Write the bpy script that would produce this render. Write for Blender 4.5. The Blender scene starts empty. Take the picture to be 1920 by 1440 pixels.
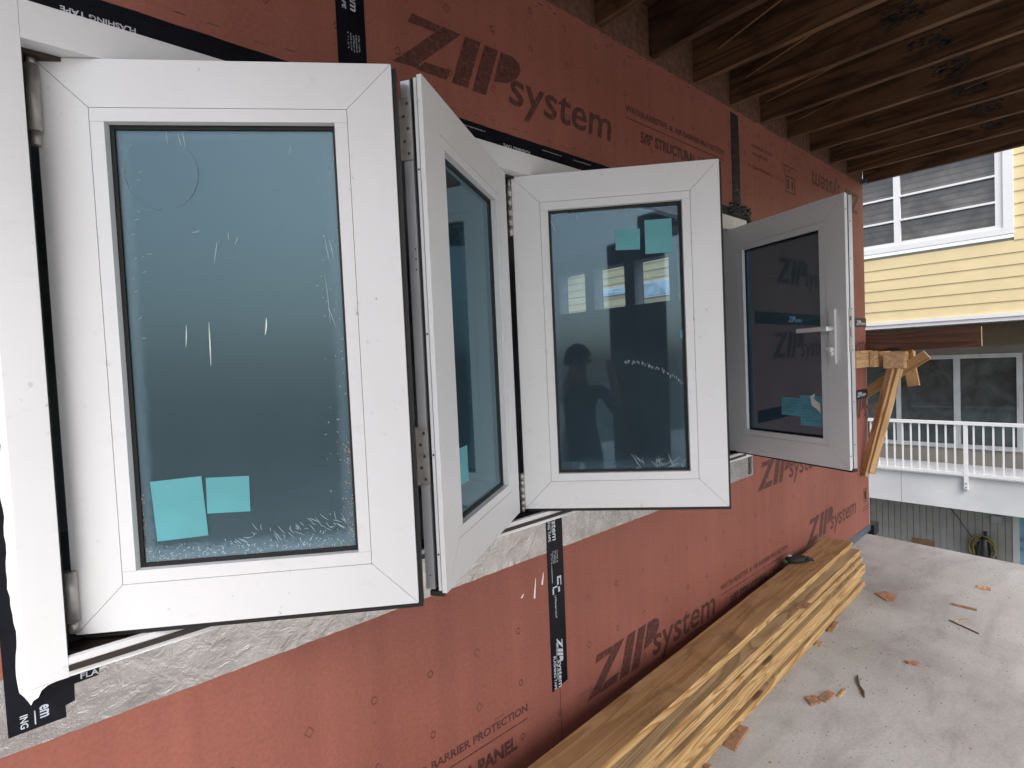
import bpy, bmesh, math, random
from mathutils import Vector, Matrix
random.seed(7)
S = bpy.context.scene
COL = S.collection
rad = math.radians

# ------------------------------------------------------------------ camera
CAMX, CAMY, CAMZ = 0.0, -1.515, 1.668
cd = bpy.data.cameras.new('camera')
cam = bpy.data.objects.new('camera', cd); COL.objects.link(cam)
F = 1025.35
cd.sensor_fit = 'HORIZONTAL'; cd.sensor_width = 36.0; cd.lens = F / 1920 * 36.0
cd.clip_start = 0.01; cd.clip_end = 500
a, b, c = rad(-41.8395), rad(-2.1362), rad(2.5936)
Rm = Matrix.Rotation(a, 3, 'Z') @ Matrix.Rotation(b, 3, 'X') @ Matrix.Rotation(c, 3, 'Y')
right, fwd, up = Rm.col[0], Rm.col[1], Rm.col[2]
M = Matrix((right, up, -fwd)).transposed().to_4x4()
M.translation = Vector((CAMX, CAMY, CAMZ))
cam.matrix_world = M
S.camera = cam

# ------------------------------------------------------------------ sky, sun, exposure
w = bpy.data.worlds.new('World'); S.world = w; w.use_nodes = True
nt = w.node_tree; bg = nt.nodes['Background']
sky = nt.nodes.new('ShaderNodeTexSky'); sky.sky_type = 'NISHITA'; sky.sun_disc = False
SUN_EL, SUN_AZ = 50.0, 203.0          # azimuth clockwise from +Y
sky.sun_elevation = rad(SUN_EL); sky.sun_rotation = rad(SUN_AZ)
sky.air_density = 1.0; sky.dust_density = 4.0; sky.ozone_density = 1.0
hs = nt.nodes.new('ShaderNodeHueSaturation'); hs.inputs['Saturation'].default_value = 0.48
nt.links.new(sky.outputs[0], hs.inputs['Color']); nt.links.new(hs.outputs[0], bg.inputs[0])
bg.inputs[1].default_value = 0.15
sd = bpy.data.lights.new('sun', 'SUN'); sd.energy = 1.1; sd.angle = rad(25); sd.color = (1, 0.975, 0.95)
so = bpy.data.objects.new('sun', sd); COL.objects.link(so)
d = Vector((math.sin(rad(SUN_AZ)) * math.cos(rad(SUN_EL)), math.cos(rad(SUN_AZ)) * math.cos(rad(SUN_EL)), math.sin(rad(SUN_EL))))
so.rotation_euler = d.to_track_quat('Z', 'Y').to_euler(); so.location = d * 30
S.view_settings.view_transform = 'Standard'; S.view_settings.look = 'None'
S.view_settings.gamma = 1.0; S.view_settings.exposure = 1.26
S.render.engine = 'CYCLES'
S.cycles.max_bounces = 12; S.cycles.transparent_max_bounces = 24; S.cycles.diffuse_bounces = 5

# ------------------------------------------------------------------ material helpers
def newmat(name):
    m = bpy.data.materials.new(name); m.use_nodes = True
    t = m.node_tree; p = t.nodes['Principled BSDF']
    return m, t, p
def N(t, kind, **kw):
    n = t.nodes.new(kind)
    for k, v in kw.items():
        if k in n.inputs: n.inputs[k].default_value = v
        else: setattr(n, k, v)
    return n
def ramp(t, fac, stops):
    r = t.nodes.new('ShaderNodeValToRGB')
    els = r.color_ramp.elements
    while len(els) < len(stops): els.new(0.5)
    for e, (p, c) in zip(els, stops):
        e.position = p; e.color = (*c, 1) if len(c) == 3 else c
    t.links.new(fac, r.inputs[0]); return r
def coords(t, scale=(1, 1, 1), rnd=False, rot=(0, 0, 0)):
    tc = t.nodes.new('ShaderNodeTexCoord'); mp = t.nodes.new('ShaderNodeMapping')
    mp.inputs['Scale'].default_value = scale; mp.inputs['Rotation'].default_value = rot
    src = tc.outputs['Object']
    if rnd:
        oi = t.nodes.new('ShaderNodeObjectInfo')
        ml = N(t, 'ShaderNodeMath', operation='MULTIPLY'); ml.inputs[1].default_value = 37.0
        t.links.new(oi.outputs['Random'], ml.inputs[0])
        ad = N(t, 'ShaderNodeVectorMath', operation='ADD')
        t.links.new(src, ad.inputs[0]); t.links.new(ml.outputs[0], ad.inputs[1]); src = ad.outputs[0]
    t.links.new(src, mp.inputs[0]); return mp.outputs[0]
def noise(t, vec, scale, detail=4, rough=0.55, dist=0.0):
    n = N(t, 'ShaderNodeTexNoise'); n.inputs['Scale'].default_value = scale
    n.inputs['Detail'].default_value = detail; n.inputs['Roughness'].default_value = rough
    n.inputs['Distortion'].default_value = dist
    t.links.new(vec, n.inputs['Vector']); return n.outputs['Fac']
def bump(t, p, h, strength, dist=0.002):
    bn = t.nodes.new('ShaderNodeBump'); bn.inputs['Strength'].default_value = strength
    bn.inputs['Distance'].default_value = dist
    t.links.new(h, bn.inputs['Height']); t.links.new(bn.outputs[0], p.inputs['Normal']); return bn
def mixc(t, fac, c1, c2, mode='MIX'):
    m = t.nodes.new('ShaderNodeMix'); m.data_type = 'RGBA'; m.blend_type = mode
    for s, v in ((6, c1), (7, c2)):
        if isinstance(v, tuple): m.inputs[s].default_value = (*v, 1)
        else: t.links.new(v, m.inputs[s])
    if isinstance(fac, (int, float)): m.inputs[0].default_value = fac
    else: t.links.new(fac, m.inputs[0])
    return m.outputs[2]
def simple(name, col, rough=0.5, metal=0.0, var=0.12, vs=6.0, bs=0.0, bsc=60.0, spec=0.5):
    m, t, p = newmat(name)
    v = coords(t)
    n = noise(t, v, vs, 5)
    lo = tuple(x * (1 - var) for x in col); hi = tuple(min(1, x * (1 + var)) for x in col)
    r = ramp(t, n, [(0.3, lo), (0.7, hi)])
    t.links.new(r.outputs[0], p.inputs['Base Color'])
    p.inputs['Roughness'].default_value = rough; p.inputs['Metallic'].default_value = metal
    p.inputs['Specular IOR Level'].default_value = spec
    if bs: bump(t, p, noise(t, v, bsc, 3), bs)
    return m

MAT = {}
# red coated sheathing
def m_sheath():
    m, t, p = newmat('red_sheathing')
    v = coords(t)
    big = noise(t, v, 1.6, 4); fine = noise(t, v, 90, 3, 0.7)
    vs = coords(t, (14, 14, 0.7)); streak = noise(t, vs, 1.0, 3)
    r = ramp(t, big, [(0.3, (0.265, 0.090, 0.064)), (0.7, (0.325, 0.116, 0.085))])
    r2 = ramp(t, streak, [(0.35, (0.86, 0.86, 0.86)), (0.7, (1.06, 1.06, 1.06))])
    c1 = mixc(t, 0.6, r.outputs[0], r2.outputs[0], 'MULTIPLY')
    r3 = ramp(t, fine, [(0.35, (0.84, 0.84, 0.84)), (0.65, (1.1, 1.1, 1.1))])
    c2 = mixc(t, 0.7, c1, r3.outputs[0], 'MULTIPLY')
    # pale scuffs
    sc = noise(t, coords(t, (3, 3, 9)), 9, 6, 0.75)
    r4 = ramp(t, sc, [(0.70, (0, 0, 0)), (0.78, (1, 1, 1))])
    sm = N(t, 'ShaderNodeMath', operation='MULTIPLY'); sm.inputs[1].default_value = 0.22
    t.links.new(r4.outputs[0], sm.inputs[0])
    c3 = mixc(t, sm.outputs[0], c2, (0.55, 0.30, 0.26))
    t.links.new(c3, p.inputs['Base Color']); p.inputs['Roughness'].default_value = 0.62
    p.inputs['Specular IOR Level'].default_value = 0.35
    bump(t, p, noise(t, v, 140, 3, 0.6), 0.35, 0.0015)
    return m
MAT['sheath'] = m_sheath()
def m_ink():
    m, t, p = newmat('printed_ink')
    v = coords(t); n = noise(t, v, 60, 4, 0.7); n2 = noise(t, v, 5, 2)
    r = ramp(t, n, [(0.36, (0.060, 0.026, 0.022)), (0.56, (0.115, 0.044, 0.036)), (0.72, (0.24, 0.078, 0.058))])
    t.links.new(r.outputs[0], p.inputs['Base Color']); p.inputs['Roughness'].default_value = 0.6
    p.inputs['Specular IOR Level'].default_value = 0.3
    return m
MAT['ink'] = m_ink()
MAT['mark'] = simple('faint_mark_ink', (0.11, 0.038, 0.030), 0.65, var=0.35, vs=70)
MAT['tape'] = simple('black_flashing_tape', (0.005, 0.006, 0.010), 0.38, var=0.4, vs=14, bs=0.5, bsc=22, spec=0.22)
def m_tape_crumple():
    m, t, p = newmat('crumpled_black_tape')
    p.inputs['Base Color'].default_value = (0.02, 0.021, 0.03, 1); p.inputs['Roughness'].default_value = 0.22
    p.inputs['Coat Weight'].default_value = 0.6
    bump(t, p, noise(t, coords(t, (6, 6, 20)), 5, 5, 0.6, 2.0), 1.0, 0.03)
    return m
MAT['crumple'] = m_tape_crumple()
MAT['tapeprint'] = simple('tape_print_white', (0.50, 0.54, 0.60), 0.5, var=0.25, vs=50)
def m_foil():
    m, t, p = newmat('silver_foil_tape')
    v = coords(t)
    n = noise(t, v, 10, 5)
    r = ramp(t, n, [(0.3, (0.48, 0.46, 0.44)), (0.7, (0.66, 0.64, 0.62))])
    t.links.new(r.outputs[0], p.inputs['Base Color'])
    p.inputs['Metallic'].default_value = 0.95; p.inputs['Roughness'].default_value = 0.27
    h1 = noise(t, v, 230, 2, 0.5)
    h2 = noise(t, v, 24, 4, 0.6, 0.6)
    wv = N(t, 'ShaderNodeTexNoise'); wv.noise_type = 'RIDGED_MULTIFRACTAL'
    wv.inputs['Scale'].default_value = 1.0; wv.inputs['Detail'].default_value = 2
    t.links.new(coords(t, (17, 17, 9), rot=(0, 0.5, 0)), wv.inputs['Vector'])
    wr = ramp(t, wv.outputs['Fac'], [(0.45, (0,) * 3), (1.0, (1,) * 3)])
    a1 = N(t, 'ShaderNodeMath', operation='MULTIPLY_ADD'); a1.inputs[1].default_value = 0.10; t.links.new(h1, a1.inputs[0]); t.links.new(h2, a1.inputs[2])
    ad = N(t, 'ShaderNodeMath', operation='MULTIPLY_ADD'); ad.inputs[1].default_value = 0.9
    t.links.new(wr.outputs[0], ad.inputs[0]); t.links.new(a1.outputs[0], ad.inputs[2])
    bump(t, p, ad.outputs[0], 0.75, 0.008)
    return m
MAT['foil'] = m_foil()
def m_white(name, col=(0.70, 0.705, 0.715), rough=0.38):
    m, t, p = newmat(name)
    v = coords(t)
    n = noise(t, v, 3, 4); r = ramp(t, n, [(0.3, tuple(x * .955 for x in col)), (0.7, col)])
    # sparse grime flecks and smudges
    fl = noise(t, v, 42, 3, 0.5); zone = noise(t, v, 4.0, 3)
    fr = ramp(t, fl, [(0.66, (0, 0, 0)), (0.71, (1, 1, 1))]); zr = ramp(t, zone, [(0.48, (0, 0, 0)), (0.66, (1, 1, 1))])
    mu = N(t, 'ShaderNodeMath', operation='MULTIPLY'); t.links.new(fr.outputs[0], mu.inputs[0]); t.links.new(zr.outputs[0], mu.inputs[1])
    m2 = N(t, 'ShaderNodeMath', operation='MULTIPLY'); m2.inputs[1].default_value = 0.6; t.links.new(mu.outputs[0], m2.inputs[0])
    c1 = mixc(t, m2.outputs[0], r.outputs[0], (0.20, 0.19, 0.18))
    s2 = noise(t, coords(t, (1, 1, 2.2)), 13, 6, 0.7); sr = ramp(t, s2, [(0.58, (0, 0, 0)), (0.75, (1, 1, 1))])
    m3 = N(t, 'ShaderNodeMath', operation='MULTIPLY'); m3.inputs[1].default_value = 0.24; t.links.new(sr.outputs[0], m3.inputs[0])
    c2 = mixc(t, m3.outputs[0], c1, (0.45, 0.45, 0.45))
    t.links.new(c2, p.inputs['Base Color']); p.inputs['Roughness'].default_value = rough
    bump(t, p, noise(t, v, 320, 2), 0.12, 0.0006)
    return m
MAT['white'] = m_white('white_powder_coat')
MAT['whitetrim'] = m_white('white_house_trim', (0.68, 0.685, 0.70), 0.5)
MAT['joint'] = simple('joint_line', (0.22, 0.22, 0.22), 0.7)
MAT['channel'] = simple('aluminium_channel', (0.56, 0.57, 0.60), 0.34, 0.55, var=0.05)
MAT['gasket'] = simple('black_gasket', (0.006, 0.006, 0.006), 0.55, var=0.3)
MAT['steel'] = simple('brushed_steel', (0.40, 0.385, 0.365), 0.40, 0.62, var=0.14, vs=30, bs=0.1, bsc=200)
MAT['screw'] = simple('dark_screw', (0.12, 0.115, 0.11), 0.4, 0.8)
MAT['bronze'] = simple('bronze_track', (0.05, 0.038, 0.032), 0.4, 0.5)
MAT['caulk'] = simple('white_caulk', (0.86, 0.86, 0.85), 0.45, var=0.03, bs=0.6, bsc=35)
def m_glass(name, dust, tint=(0.30, 0.50, 0.56), refl=0.16, edge=0.5, dcol=(0.25, 0.37, 0.44), blur=0.012):
    m, t, p = newmat(name); t.nodes.remove(p)
    out = t.nodes['Material Output']
    tr = N(t, 'ShaderNodeBsdfTransparent'); tr.inputs[0].default_value = (*tint, 1)
    gl = N(t, 'ShaderNodeBsdfGlossy'); gl.inputs['Roughness'].default_value = blur; gl.inputs[0].default_value = (0.66, 0.90, 1.0, 1)
    fr = N(t, 'ShaderNodeFresnel'); ge = N(t, 'ShaderNodeNewGeometry')
    io = N(t, 'ShaderNodeMath', operation='MULTIPLY_ADD'); io.inputs[1].default_value = 1 / 1.5 - 1.5; io.inputs[2].default_value = 1.5
    t.links.new(ge.outputs['Backfacing'], io.inputs[0]); t.links.new(io.outputs[0], fr.inputs[0])
    ma = N(t, 'ShaderNodeMath', operation='MULTIPLY_ADD'); ma.inputs[1].default_value = 1.3; ma.inputs[2].default_value = refl - 0.052; ma.use_clamp = True
    t.links.new(fr.outputs[0], ma.inputs[0])
    mx = N(t, 'ShaderNodeMixShader'); t.links.new(ma.outputs[0], mx.inputs[0])
    t.links.new(tr.outputs[0], mx.inputs[1]); t.links.new(gl.outputs[0], mx.inputs[2])
    # dust: soft film, wiped streaks and specks; object space of the pane (x width, z height, origin at pane centre)
    df = N(t, 'ShaderNodeBsdfDiffuse'); df.inputs[0].default_value = (*dcol, 1)
    v = coords(t)
    film = ramp(t, noise(t, v, 2.6, 6, 0.6, 0.6), [(0.25, (0.55,) * 3), (0.75, (1.0,) * 3)])
    speck = ramp(t, noise(t, v, 150, 2, 0.5), [(0.70, (0,) * 3), (0.78, (1,) * 3)])
    strk = ramp(t, noise(t, coords(t, (70, 1, 9), rot=(0, 0.25, 0)), 1.0, 4, 0.6, 0.4), [(0.69, (0,) * 3), (0.76, (1,) * 3)])
    # edge build-up
    sx = N(t, 'ShaderNodeSeparateXYZ'); tc = N(t, 'ShaderNodeTexCoord'); t.links.new(tc.outputs['Object'], sx.inputs[0])
    def absdist(o, half):
        ab = N(t, 'ShaderNodeMath', operation='ABSOLUTE'); t.links.new(o, ab.inputs[0])
        sb = N(t, 'ShaderNodeMath', operation='SUBTRACT'); sb.inputs[0].default_value = half; t.links.new(ab.outputs[0], sb.inputs[1]); return sb.outputs[0]
    mn = N(t, 'ShaderNodeMath', operation='MINIMUM'); t.links.new(absdist(sx.outputs[0], 0.245), mn.inputs[0]); t.links.new(absdist(sx.outputs[2], 0.505), mn.inputs[1])
    en = N(t, 'ShaderNodeMath', operation='MULTIPLY_ADD'); en.inputs[1].default_value = -0.042
    t.links.new(noise(t, coords(t, (1, 1, 1)), 55, 5, 0.75), en.inputs[0]); t.links.new(mn.outputs[0], en.inputs[2])
    er = ramp(t, en.outputs[0], [(0.0, (1,) * 3), (0.018, (0,) * 3)])
    # lower edge: grit
    lo = N(t, 'ShaderNodeMath', operation='ADD'); lo.inputs[1].default_value = 0.505; t.links.new(sx.outputs[2], lo.inputs[0])
    ln = N(t, 'ShaderNodeMath', operation='MULTIPLY_ADD'); ln.inputs[1].default_value = -0.085
    t.links.new(noise(t, v, 85, 4, 0.8), ln.inputs[0]); t.links.new(lo.outputs[0], ln.inputs[2])
    lr = ramp(t, ln.outputs[0], [(0.0, (1,) * 3), (0.01, (0,) * 3)])
    def mul(o, k):
        q = N(t, 'ShaderNodeMath', operation='MULTIPLY'); q.inputs[1].default_value = k; t.links.new(o, q.inputs[0]); return q.outputs[0]
    acc = mul(film.outputs[0], dust)
    for o, k in ((speck.outputs[0], dust * 1.2), (strk.outputs[0], dust * 1.6), (er.outputs[0], edge * 0.45), (lr.outputs[0], edge * 0.5)):
        q = N(t, 'ShaderNodeMath', operation='ADD', use_clamp=True); t.links.new(acc, q.inputs[0]); t.links.new(mul(o, k), q.inputs[1]); acc = q.outputs[0]
    m2 = N(t, 'ShaderNodeMixShader'); t.links.new(acc, m2.inputs[0]); t.links.new(mx.outputs[0], m2.inputs[1]); t.links.new(df.outputs[0], m2.inputs[2])
    t.links.new(m2.outputs[0], out.inputs[0])
    return m
MAT['glass1'] = m_glass('dusty_blue_glass', 0.085, edge=0.45, refl=0.080, blur=0.24)
MAT['glass2'] = m_glass('blue_glass_second', 0.06, edge=0.2, refl=0.055, blur=0.03)
MAT['glass3'] = m_glass('blue_glass_third', 0.075, tint=(0.60, 0.70, 0.80), edge=0.12, refl=0.048, blur=0.03)
MAT['glass4'] = m_glass('blue_glass_fourth', 0.045, tint=(0.42, 0.60, 0.74), edge=0.05, refl=0.05)
MAT['scratch'] = simple('scratch_residue', (0.45, 0.55, 0.58), 0.7)
MAT['streak'] = simple('painted_reflection', (0.62, 0.72, 0.68), 0.7)
MAT['ringmark'] = simple('suction_ring_smudge', (0.14, 0.21, 0.235), 0.8)
MAT['teal'] = simple('sticker_back_teal', (0.095, 0.335, 0.37), 0.5, var=0.08, vs=10)
MAT['label'] = simple('blue_label_paper', (0.11, 0.33, 0.42), 0.5, var=0.1)
MAT['labelink'] = simple('label_ink', (0.02, 0.10, 0.15), 0.5)
MAT['paper'] = simple('torn_white_paper', (0.72, 0.68, 0.62), 0.8)
def m_wood(name, c_lo, c_mid, c_hi, ring=34, edge=False, stain=0.0, rough=0.62, knots=True):
    m, t, p = newmat(name)
    sc = (0.65, 11.0, 11.0) if edge else (0.55, 6.0, 6.0)
    nf = noise(t, coords(t, sc, rnd=True), 1.0, 2.0, 0.45, 0.25)
    mk = N(t, 'ShaderNodeMath', operation='MULTIPLY'); mk.inputs[1].default_value = ring; t.links.new(nf, mk.inputs[0])
    fk = N(t, 'ShaderNodeMath', operation='FRACT'); t.links.new(mk.outputs[0], fk.inputs[0])
    fi = noise(t, coords(t, (3, 160, 160), rnd=True), 1.0, 3, 0.6)
    r = ramp(t, fk.outputs[0], [(0.0, c_hi), (0.50, c_mid), (0.84, c_lo), (0.93, c_mid), (1.0, c_hi)])
    r2 = ramp(t, fi, [(0.3, (0.68,) * 3), (0.7, (1.14,) * 3)])
    col = mixc(t, 0.75, r.outputs[0], r2.outputs[0], 'MULTIPLY')
    bigv = noise(t, coords(t, (1.3, 4, 4), rnd=True), 1.7, 4)
    r3 = ramp(t, bigv, [(0.3, (0.80, 0.76, 0.70)), (0.65, (1.08, 1.06, 1.04))])
    col = mixc(t, 0.8, col, r3.outputs[0], 'MULTIPLY')
    if stain:
        sn = noise(t, coords(t, (1.0, 2.4, 2.4), rnd=True), 3.2, 5, 0.65, 0.8)
        sr = ramp(t, sn, [(0.50, (0,) * 3), (0.66, (1,) * 3)])
        q = N(t, 'ShaderNodeMath', operation='MULTIPLY'); q.inputs[1].default_value = stain; t.links.new(sr.outputs[0], q.inputs[0])
        col = mixc(t, q.outputs[0], col, tuple(x * 0.42 for x in c_lo))
    if knots:
        vo = N(t, 'ShaderNodeTexVoronoi'); vo.inputs['Scale'].default_value = 1.0
        t.links.new(coords(t, (1.1, 4.2, 4.2), rnd=True), vo.inputs['Vector'])
        kr = ramp(t, vo.outputs['Distance'], [(0.055, (1,) * 3), (0.085, (0,) * 3)])
        q = N(t, 'ShaderNodeMath', operation='MULTIPLY'); q.inputs[1].default_value = 0.8; t.links.new(kr.outputs[0], q.inputs[0])
        col = mixc(t, q.outputs[0], col, (c_lo[0] * .3, c_lo[1] * .22, c_lo[2] * .2))
    t.links.new(col, p.inputs['Base Color']); p.inputs['Roughness'].default_value = rough
    p.inputs['Specular IOR Level'].default_value = 0.3
    bump(t, p, fi, 0.35, 0.001)
    return m
MAT['pine_top'] = m_wood('stained_pine_face', (0.34, 0.185, 0.080), (0.42, 0.25, 0.122), (0.47, 0.295, 0.15), 9, stain=0.5)
MAT['pine_grey'] = m_wood('weathered_pine_face', (0.30, 0.20, 0.11), (0.44, 0.31, 0.18), (0.50, 0.37, 0.22), 18, stain=0.2)
MAT['pine_edge'] = m_wood('yellow_pine_edge', (0.33, 0.17, 0.060), (0.54, 0.345, 0.145), (0.64, 0.455, 0.225), 20, edge=True, knots=True)
MAT['pine_frame'] = m_wood('bracket_pine', (0.40, 0.23, 0.10), (0.58, 0.37, 0.18), (0.64, 0.43, 0.23), 12)
MAT['endgrain'] = simple('pine_end_grain', (0.62, 0.42, 0.25), 0.8, var=0.25, vs=40)
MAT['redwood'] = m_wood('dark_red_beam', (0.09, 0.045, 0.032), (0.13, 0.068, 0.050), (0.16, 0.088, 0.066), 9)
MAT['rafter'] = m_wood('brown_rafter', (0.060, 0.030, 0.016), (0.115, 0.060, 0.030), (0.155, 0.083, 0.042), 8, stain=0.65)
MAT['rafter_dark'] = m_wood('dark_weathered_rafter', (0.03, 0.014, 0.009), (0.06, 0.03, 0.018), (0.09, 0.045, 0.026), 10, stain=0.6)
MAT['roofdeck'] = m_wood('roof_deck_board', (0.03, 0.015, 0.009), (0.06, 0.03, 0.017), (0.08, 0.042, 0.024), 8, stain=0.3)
MAT['stamp'] = simple('blue_black_stamp', (0.02, 0.022, 0.028), 0.7, var=0.9, vs=60)
MAT['chip'] = simple('red_brown_chip', (0.34, 0.185, 0.11), 0.8, var=0.35, vs=45)
MAT['bark'] = simple('dark_bark', (0.12, 0.07, 0.045), 0.8, var=0.4, vs=50)
def m_concrete():
    m, t, p = newmat('concrete_slab')
    v = coords(t)
    n1 = noise(t, v, 1.1, 6, 0.62, 0.4); n2 = noise(t, coords(t, (1.0, 2.6, 1), rot=(0, 0, 0.5)), 2.4, 6, 0.6, 0.8); n3 = noise(t, v, 70, 4, 0.7)
    r1 = ramp(t, n1, [(0.30, (0.33, 0.315, 0.305)), (0.52, (0.45, 0.44, 0.435)), (0.72, (0.53, 0.525, 0.52))])
    r2 = ramp(t, n2, [(0.32, (0.80, 0.785, 0.775)), (0.54, (1.03, 1.03, 1.03))])
    r3 = ramp(t, n3, [(0.3, (0.84,) * 3), (0.7, (1.10,) * 3)])
    col = mixc(t, 0.85, r1.outputs[0], r2.outputs[0], 'MULTIPLY'); col = mixc(t, 0.9, col, r3.outputs[0], 'MULTIPLY')
    sn = noise(t, v, 26, 2, 0.4); sr = ramp(t, sn, [(0.745, (0,) * 3), (0.77, (1,) * 3)])
    q = N(t, 'ShaderNodeMath', operation='MULTIPLY'); q.inputs[1].default_value = 0.55; t.links.new(sr.outputs[0], q.inputs[0])
    col = mixc(t, q.outputs[0], col, (0.12, 0.10, 0.09))
    t.links.new(col, p.inputs['Base Color']); p.inputs['Roughness'].default_value = 0.72
    p.inputs['Specular IOR Level'].default_value = 0.3
    bump(t, p, n3, 0.3, 0.002)
    return m
MAT['concrete'] = m_concrete()
MAT['yellow'] = simple('yellow_siding_paint', (0.62, 0.51, 0.29), 0.55, var=0.05, vs=3, bs=0.25, bsc=90)
MAT['greysiding'] = simple('grey_board_siding', (0.34, 0.34, 0.33), 0.6, var=0.1, vs=5)
MAT['balconyband'] = simple('white_stucco_band', (0.54, 0.55, 0.57), 0.6, var=0.10, vs=1.6)
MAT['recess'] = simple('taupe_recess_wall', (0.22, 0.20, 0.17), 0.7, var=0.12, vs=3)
MAT['greyframe'] = simple('grey_window_frame', (0.42, 0.44, 0.44), 0.45)
def m_pane(name, col, rough=0.05, lines=0):
    m, t, p = newmat(name)
    v = coords(t)
    n = noise(t, v, 2.2, 4, 0.6, 0.6); r = ramp(t, n, [(0.35, tuple(x * 0.6 for x in col)), (0.65, tuple(x * 1.5 for x in col))])
    c0 = r.outputs[0]
    if lines:
        wv = N(t, 'ShaderNodeTexWave'); wv.bands_direction = 'Z'; wv.inputs['Scale'].default_value = lines; wv.inputs['Distortion'].default_value = 0.4
        t.links.new(v, wv.inputs['Vector']); rr = ramp(t, wv.outputs['Fac'], [(0.0, (0.55,) * 3), (0.35, (1.1,) * 3)])
        c0 = mixc(t, 0.8, c0, rr.outputs[0], 'MULTIPLY')
    t.links.new(c0, p.inputs['Base Color']); p.inputs['Roughness'].default_value = rough
    p.inputs['Specular IOR Level'].default_value = 0.8
    return m
MAT['dark_pane'] = m_pane('dark_window_pane', (0.05, 0.066, 0.066))
MAT['louver_pane'] = m_pane('awning_window_pane', (0.075, 0.068, 0.064), 0.12, lines=3.2)
MAT['bluedoor'] = simple('light_blue_door_paint', (0.22, 0.46, 0.60), 0.4, var=0.05)
MAT['drywall'] = simple('grey_interior_board', (0.42, 0.44, 0.45), 0.8, var=0.1, vs=1.5)
MAT['ground'] = simple('dark_ground', (0.07, 0.08, 0.075), 0.9, var=0.35, vs=0.6)
MAT['glove'] = simple('black_glove_fabric', (0.012, 0.013, 0.013), 0.7, var=0.3, vs=40, bs=0.6, bsc=120)
MAT['green'] = simple('green_cuff', (0.05, 0.45, 0.12), 0.6)
MAT['greyfab'] = simple('grey_glove_lining', (0.35, 0.36, 0.36), 0.8)
MAT['cardboard'] = simple('brown_cardboard', (0.26, 0.14, 0.075), 0.8)
MAT['hose'] = simple('olive_hose', (0.22, 0.19, 0.07), 0.5, var=0.3, vs=20)
MAT['blackplastic'] = simple('black_plastic', (0.012, 0.012, 0.014), 0.35, var=0.3, bs=0.8, bsc=14)
MAT['flash'] = simple('blue_grey_flashing', (0.14, 0.16, 0.20), 0.4, 0.4, var=0.3, vs=20)
MAT['post'] = simple('brown_post_paint', (0.10, 0.075, 0.07), 0.7)
MAT['skin'] = simple('skin', (0.45, 0.27, 0.19), 0.5)
MAT['navy'] = simple('navy_shirt_cloth', (0.03, 0.035, 0.06), 0.85)
MAT['denim'] = simple('dark_trouser_cloth', (0.03, 0.032, 0.04), 0.9)
MAT['hair'] = simple('dark_cap_cloth', (0.02, 0.018, 0.017), 0.8)
MAT['phone'] = simple('phone_black_glass', (0.01, 0.01, 0.012), 0.15)

# ------------------------------------------------------------------ mesh helpers
def box(bm, x0, x1, y0, y1, z0, z1):
    if x1 < x0: x0, x1 = x1, x0
    if y1 < y0: y0, y1 = y1, y0
    if z1 < z0: z0, z1 = z1, z0
    v = [bm.verts.new(p) for p in ((x0, y0, z0), (x1, y0, z0), (x1, y1, z0), (x0, y1, z0), (x0, y0, z1), (x1, y0, z1), (x1, y1, z1), (x0, y1, z1))]
    for f in ((3, 2, 1, 0), (4, 5, 6, 7), (0, 1, 5, 4), (1, 2, 6, 5), (2, 3, 7, 6), (3, 0, 4, 7)):
        bm.faces.new([v[i] for i in f])
def cyl(bm, p0, p1, r0, r1=None, seg=20, caps=True):
    r1 = r0 if r1 is None else r1
    p0, p1 = Vector(p0), Vector(p1); ax = (p1 - p0).normalized()
    t = Vector((1, 0, 0)) if abs(ax.x) < 0.9 else Vector((0, 1, 0))
    u = ax.cross(t).normalized(); v = ax.cross(u)
    A = [bm.verts.new(p0 + (u * math.cos(2 * math.pi * i / seg) + v * math.sin(2 * math.pi * i / seg)) * r0) for i in range(seg)]
    B = [bm.verts.new(p1 + (u * math.cos(2 * math.pi * i / seg) + v * math.sin(2 * math.pi * i / seg)) * r1) for i in range(seg)]
    for i in range(seg):
        j = (i + 1) % seg; f = bm.faces.new((A[i], B[i], B[j], A[j])); f.smooth = True
    if caps: bm.faces.new(A); bm.faces.new(list(reversed(B)))
def tube(bm, pts, r, seg=8, radii=None):
    pts = [Vector(p) for p in pts]; rings = []
    prev = None
    for i, p in enumerate(pts):
        tdir = (pts[min(i + 1, len(pts) - 1)] - pts[max(i - 1, 0)]).normalized()
        if prev is None:
            q = Vector((0, 0, 1)) if abs(tdir.z) < 0.9 else Vector((1, 0, 0)); u = tdir.cross(q).normalized()
        else: u = (prev - tdir * prev.dot(tdir)).normalized()
        prev = u; v = tdir.cross(u); rr = radii[i] if radii else r
        rings.append([bm.verts.new(p + (u * math.cos(2 * math.pi * k / seg) + v * math.sin(2 * math.pi * k / seg)) * rr) for k in range(seg)])
    for A, B in zip(rings, rings[1:]):
        for k in range(seg):
            j = (k + 1) % seg; f = bm.faces.new((A[k], A[j], B[j], B[k])); f.smooth = True
    bm.faces.new(list(reversed(rings[0]))); bm.faces.new(rings[-1])
def prism(bm, poly, f0, f1):
    """poly: list of 2-D points; f0 / f1 map (a, b) to 3-D for both faces"""
    A = [bm.verts.new(f0(*p)) for p in poly]; B = [bm.verts.new(f1(*p)) for p in poly]
    bm.faces.new(A); bm.faces.new(list(reversed(B)))
    for i in range(len(poly)):
        j = (i + 1) % len(poly); bm.faces.new((A[j], A[i], B[i], B[j]))
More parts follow.
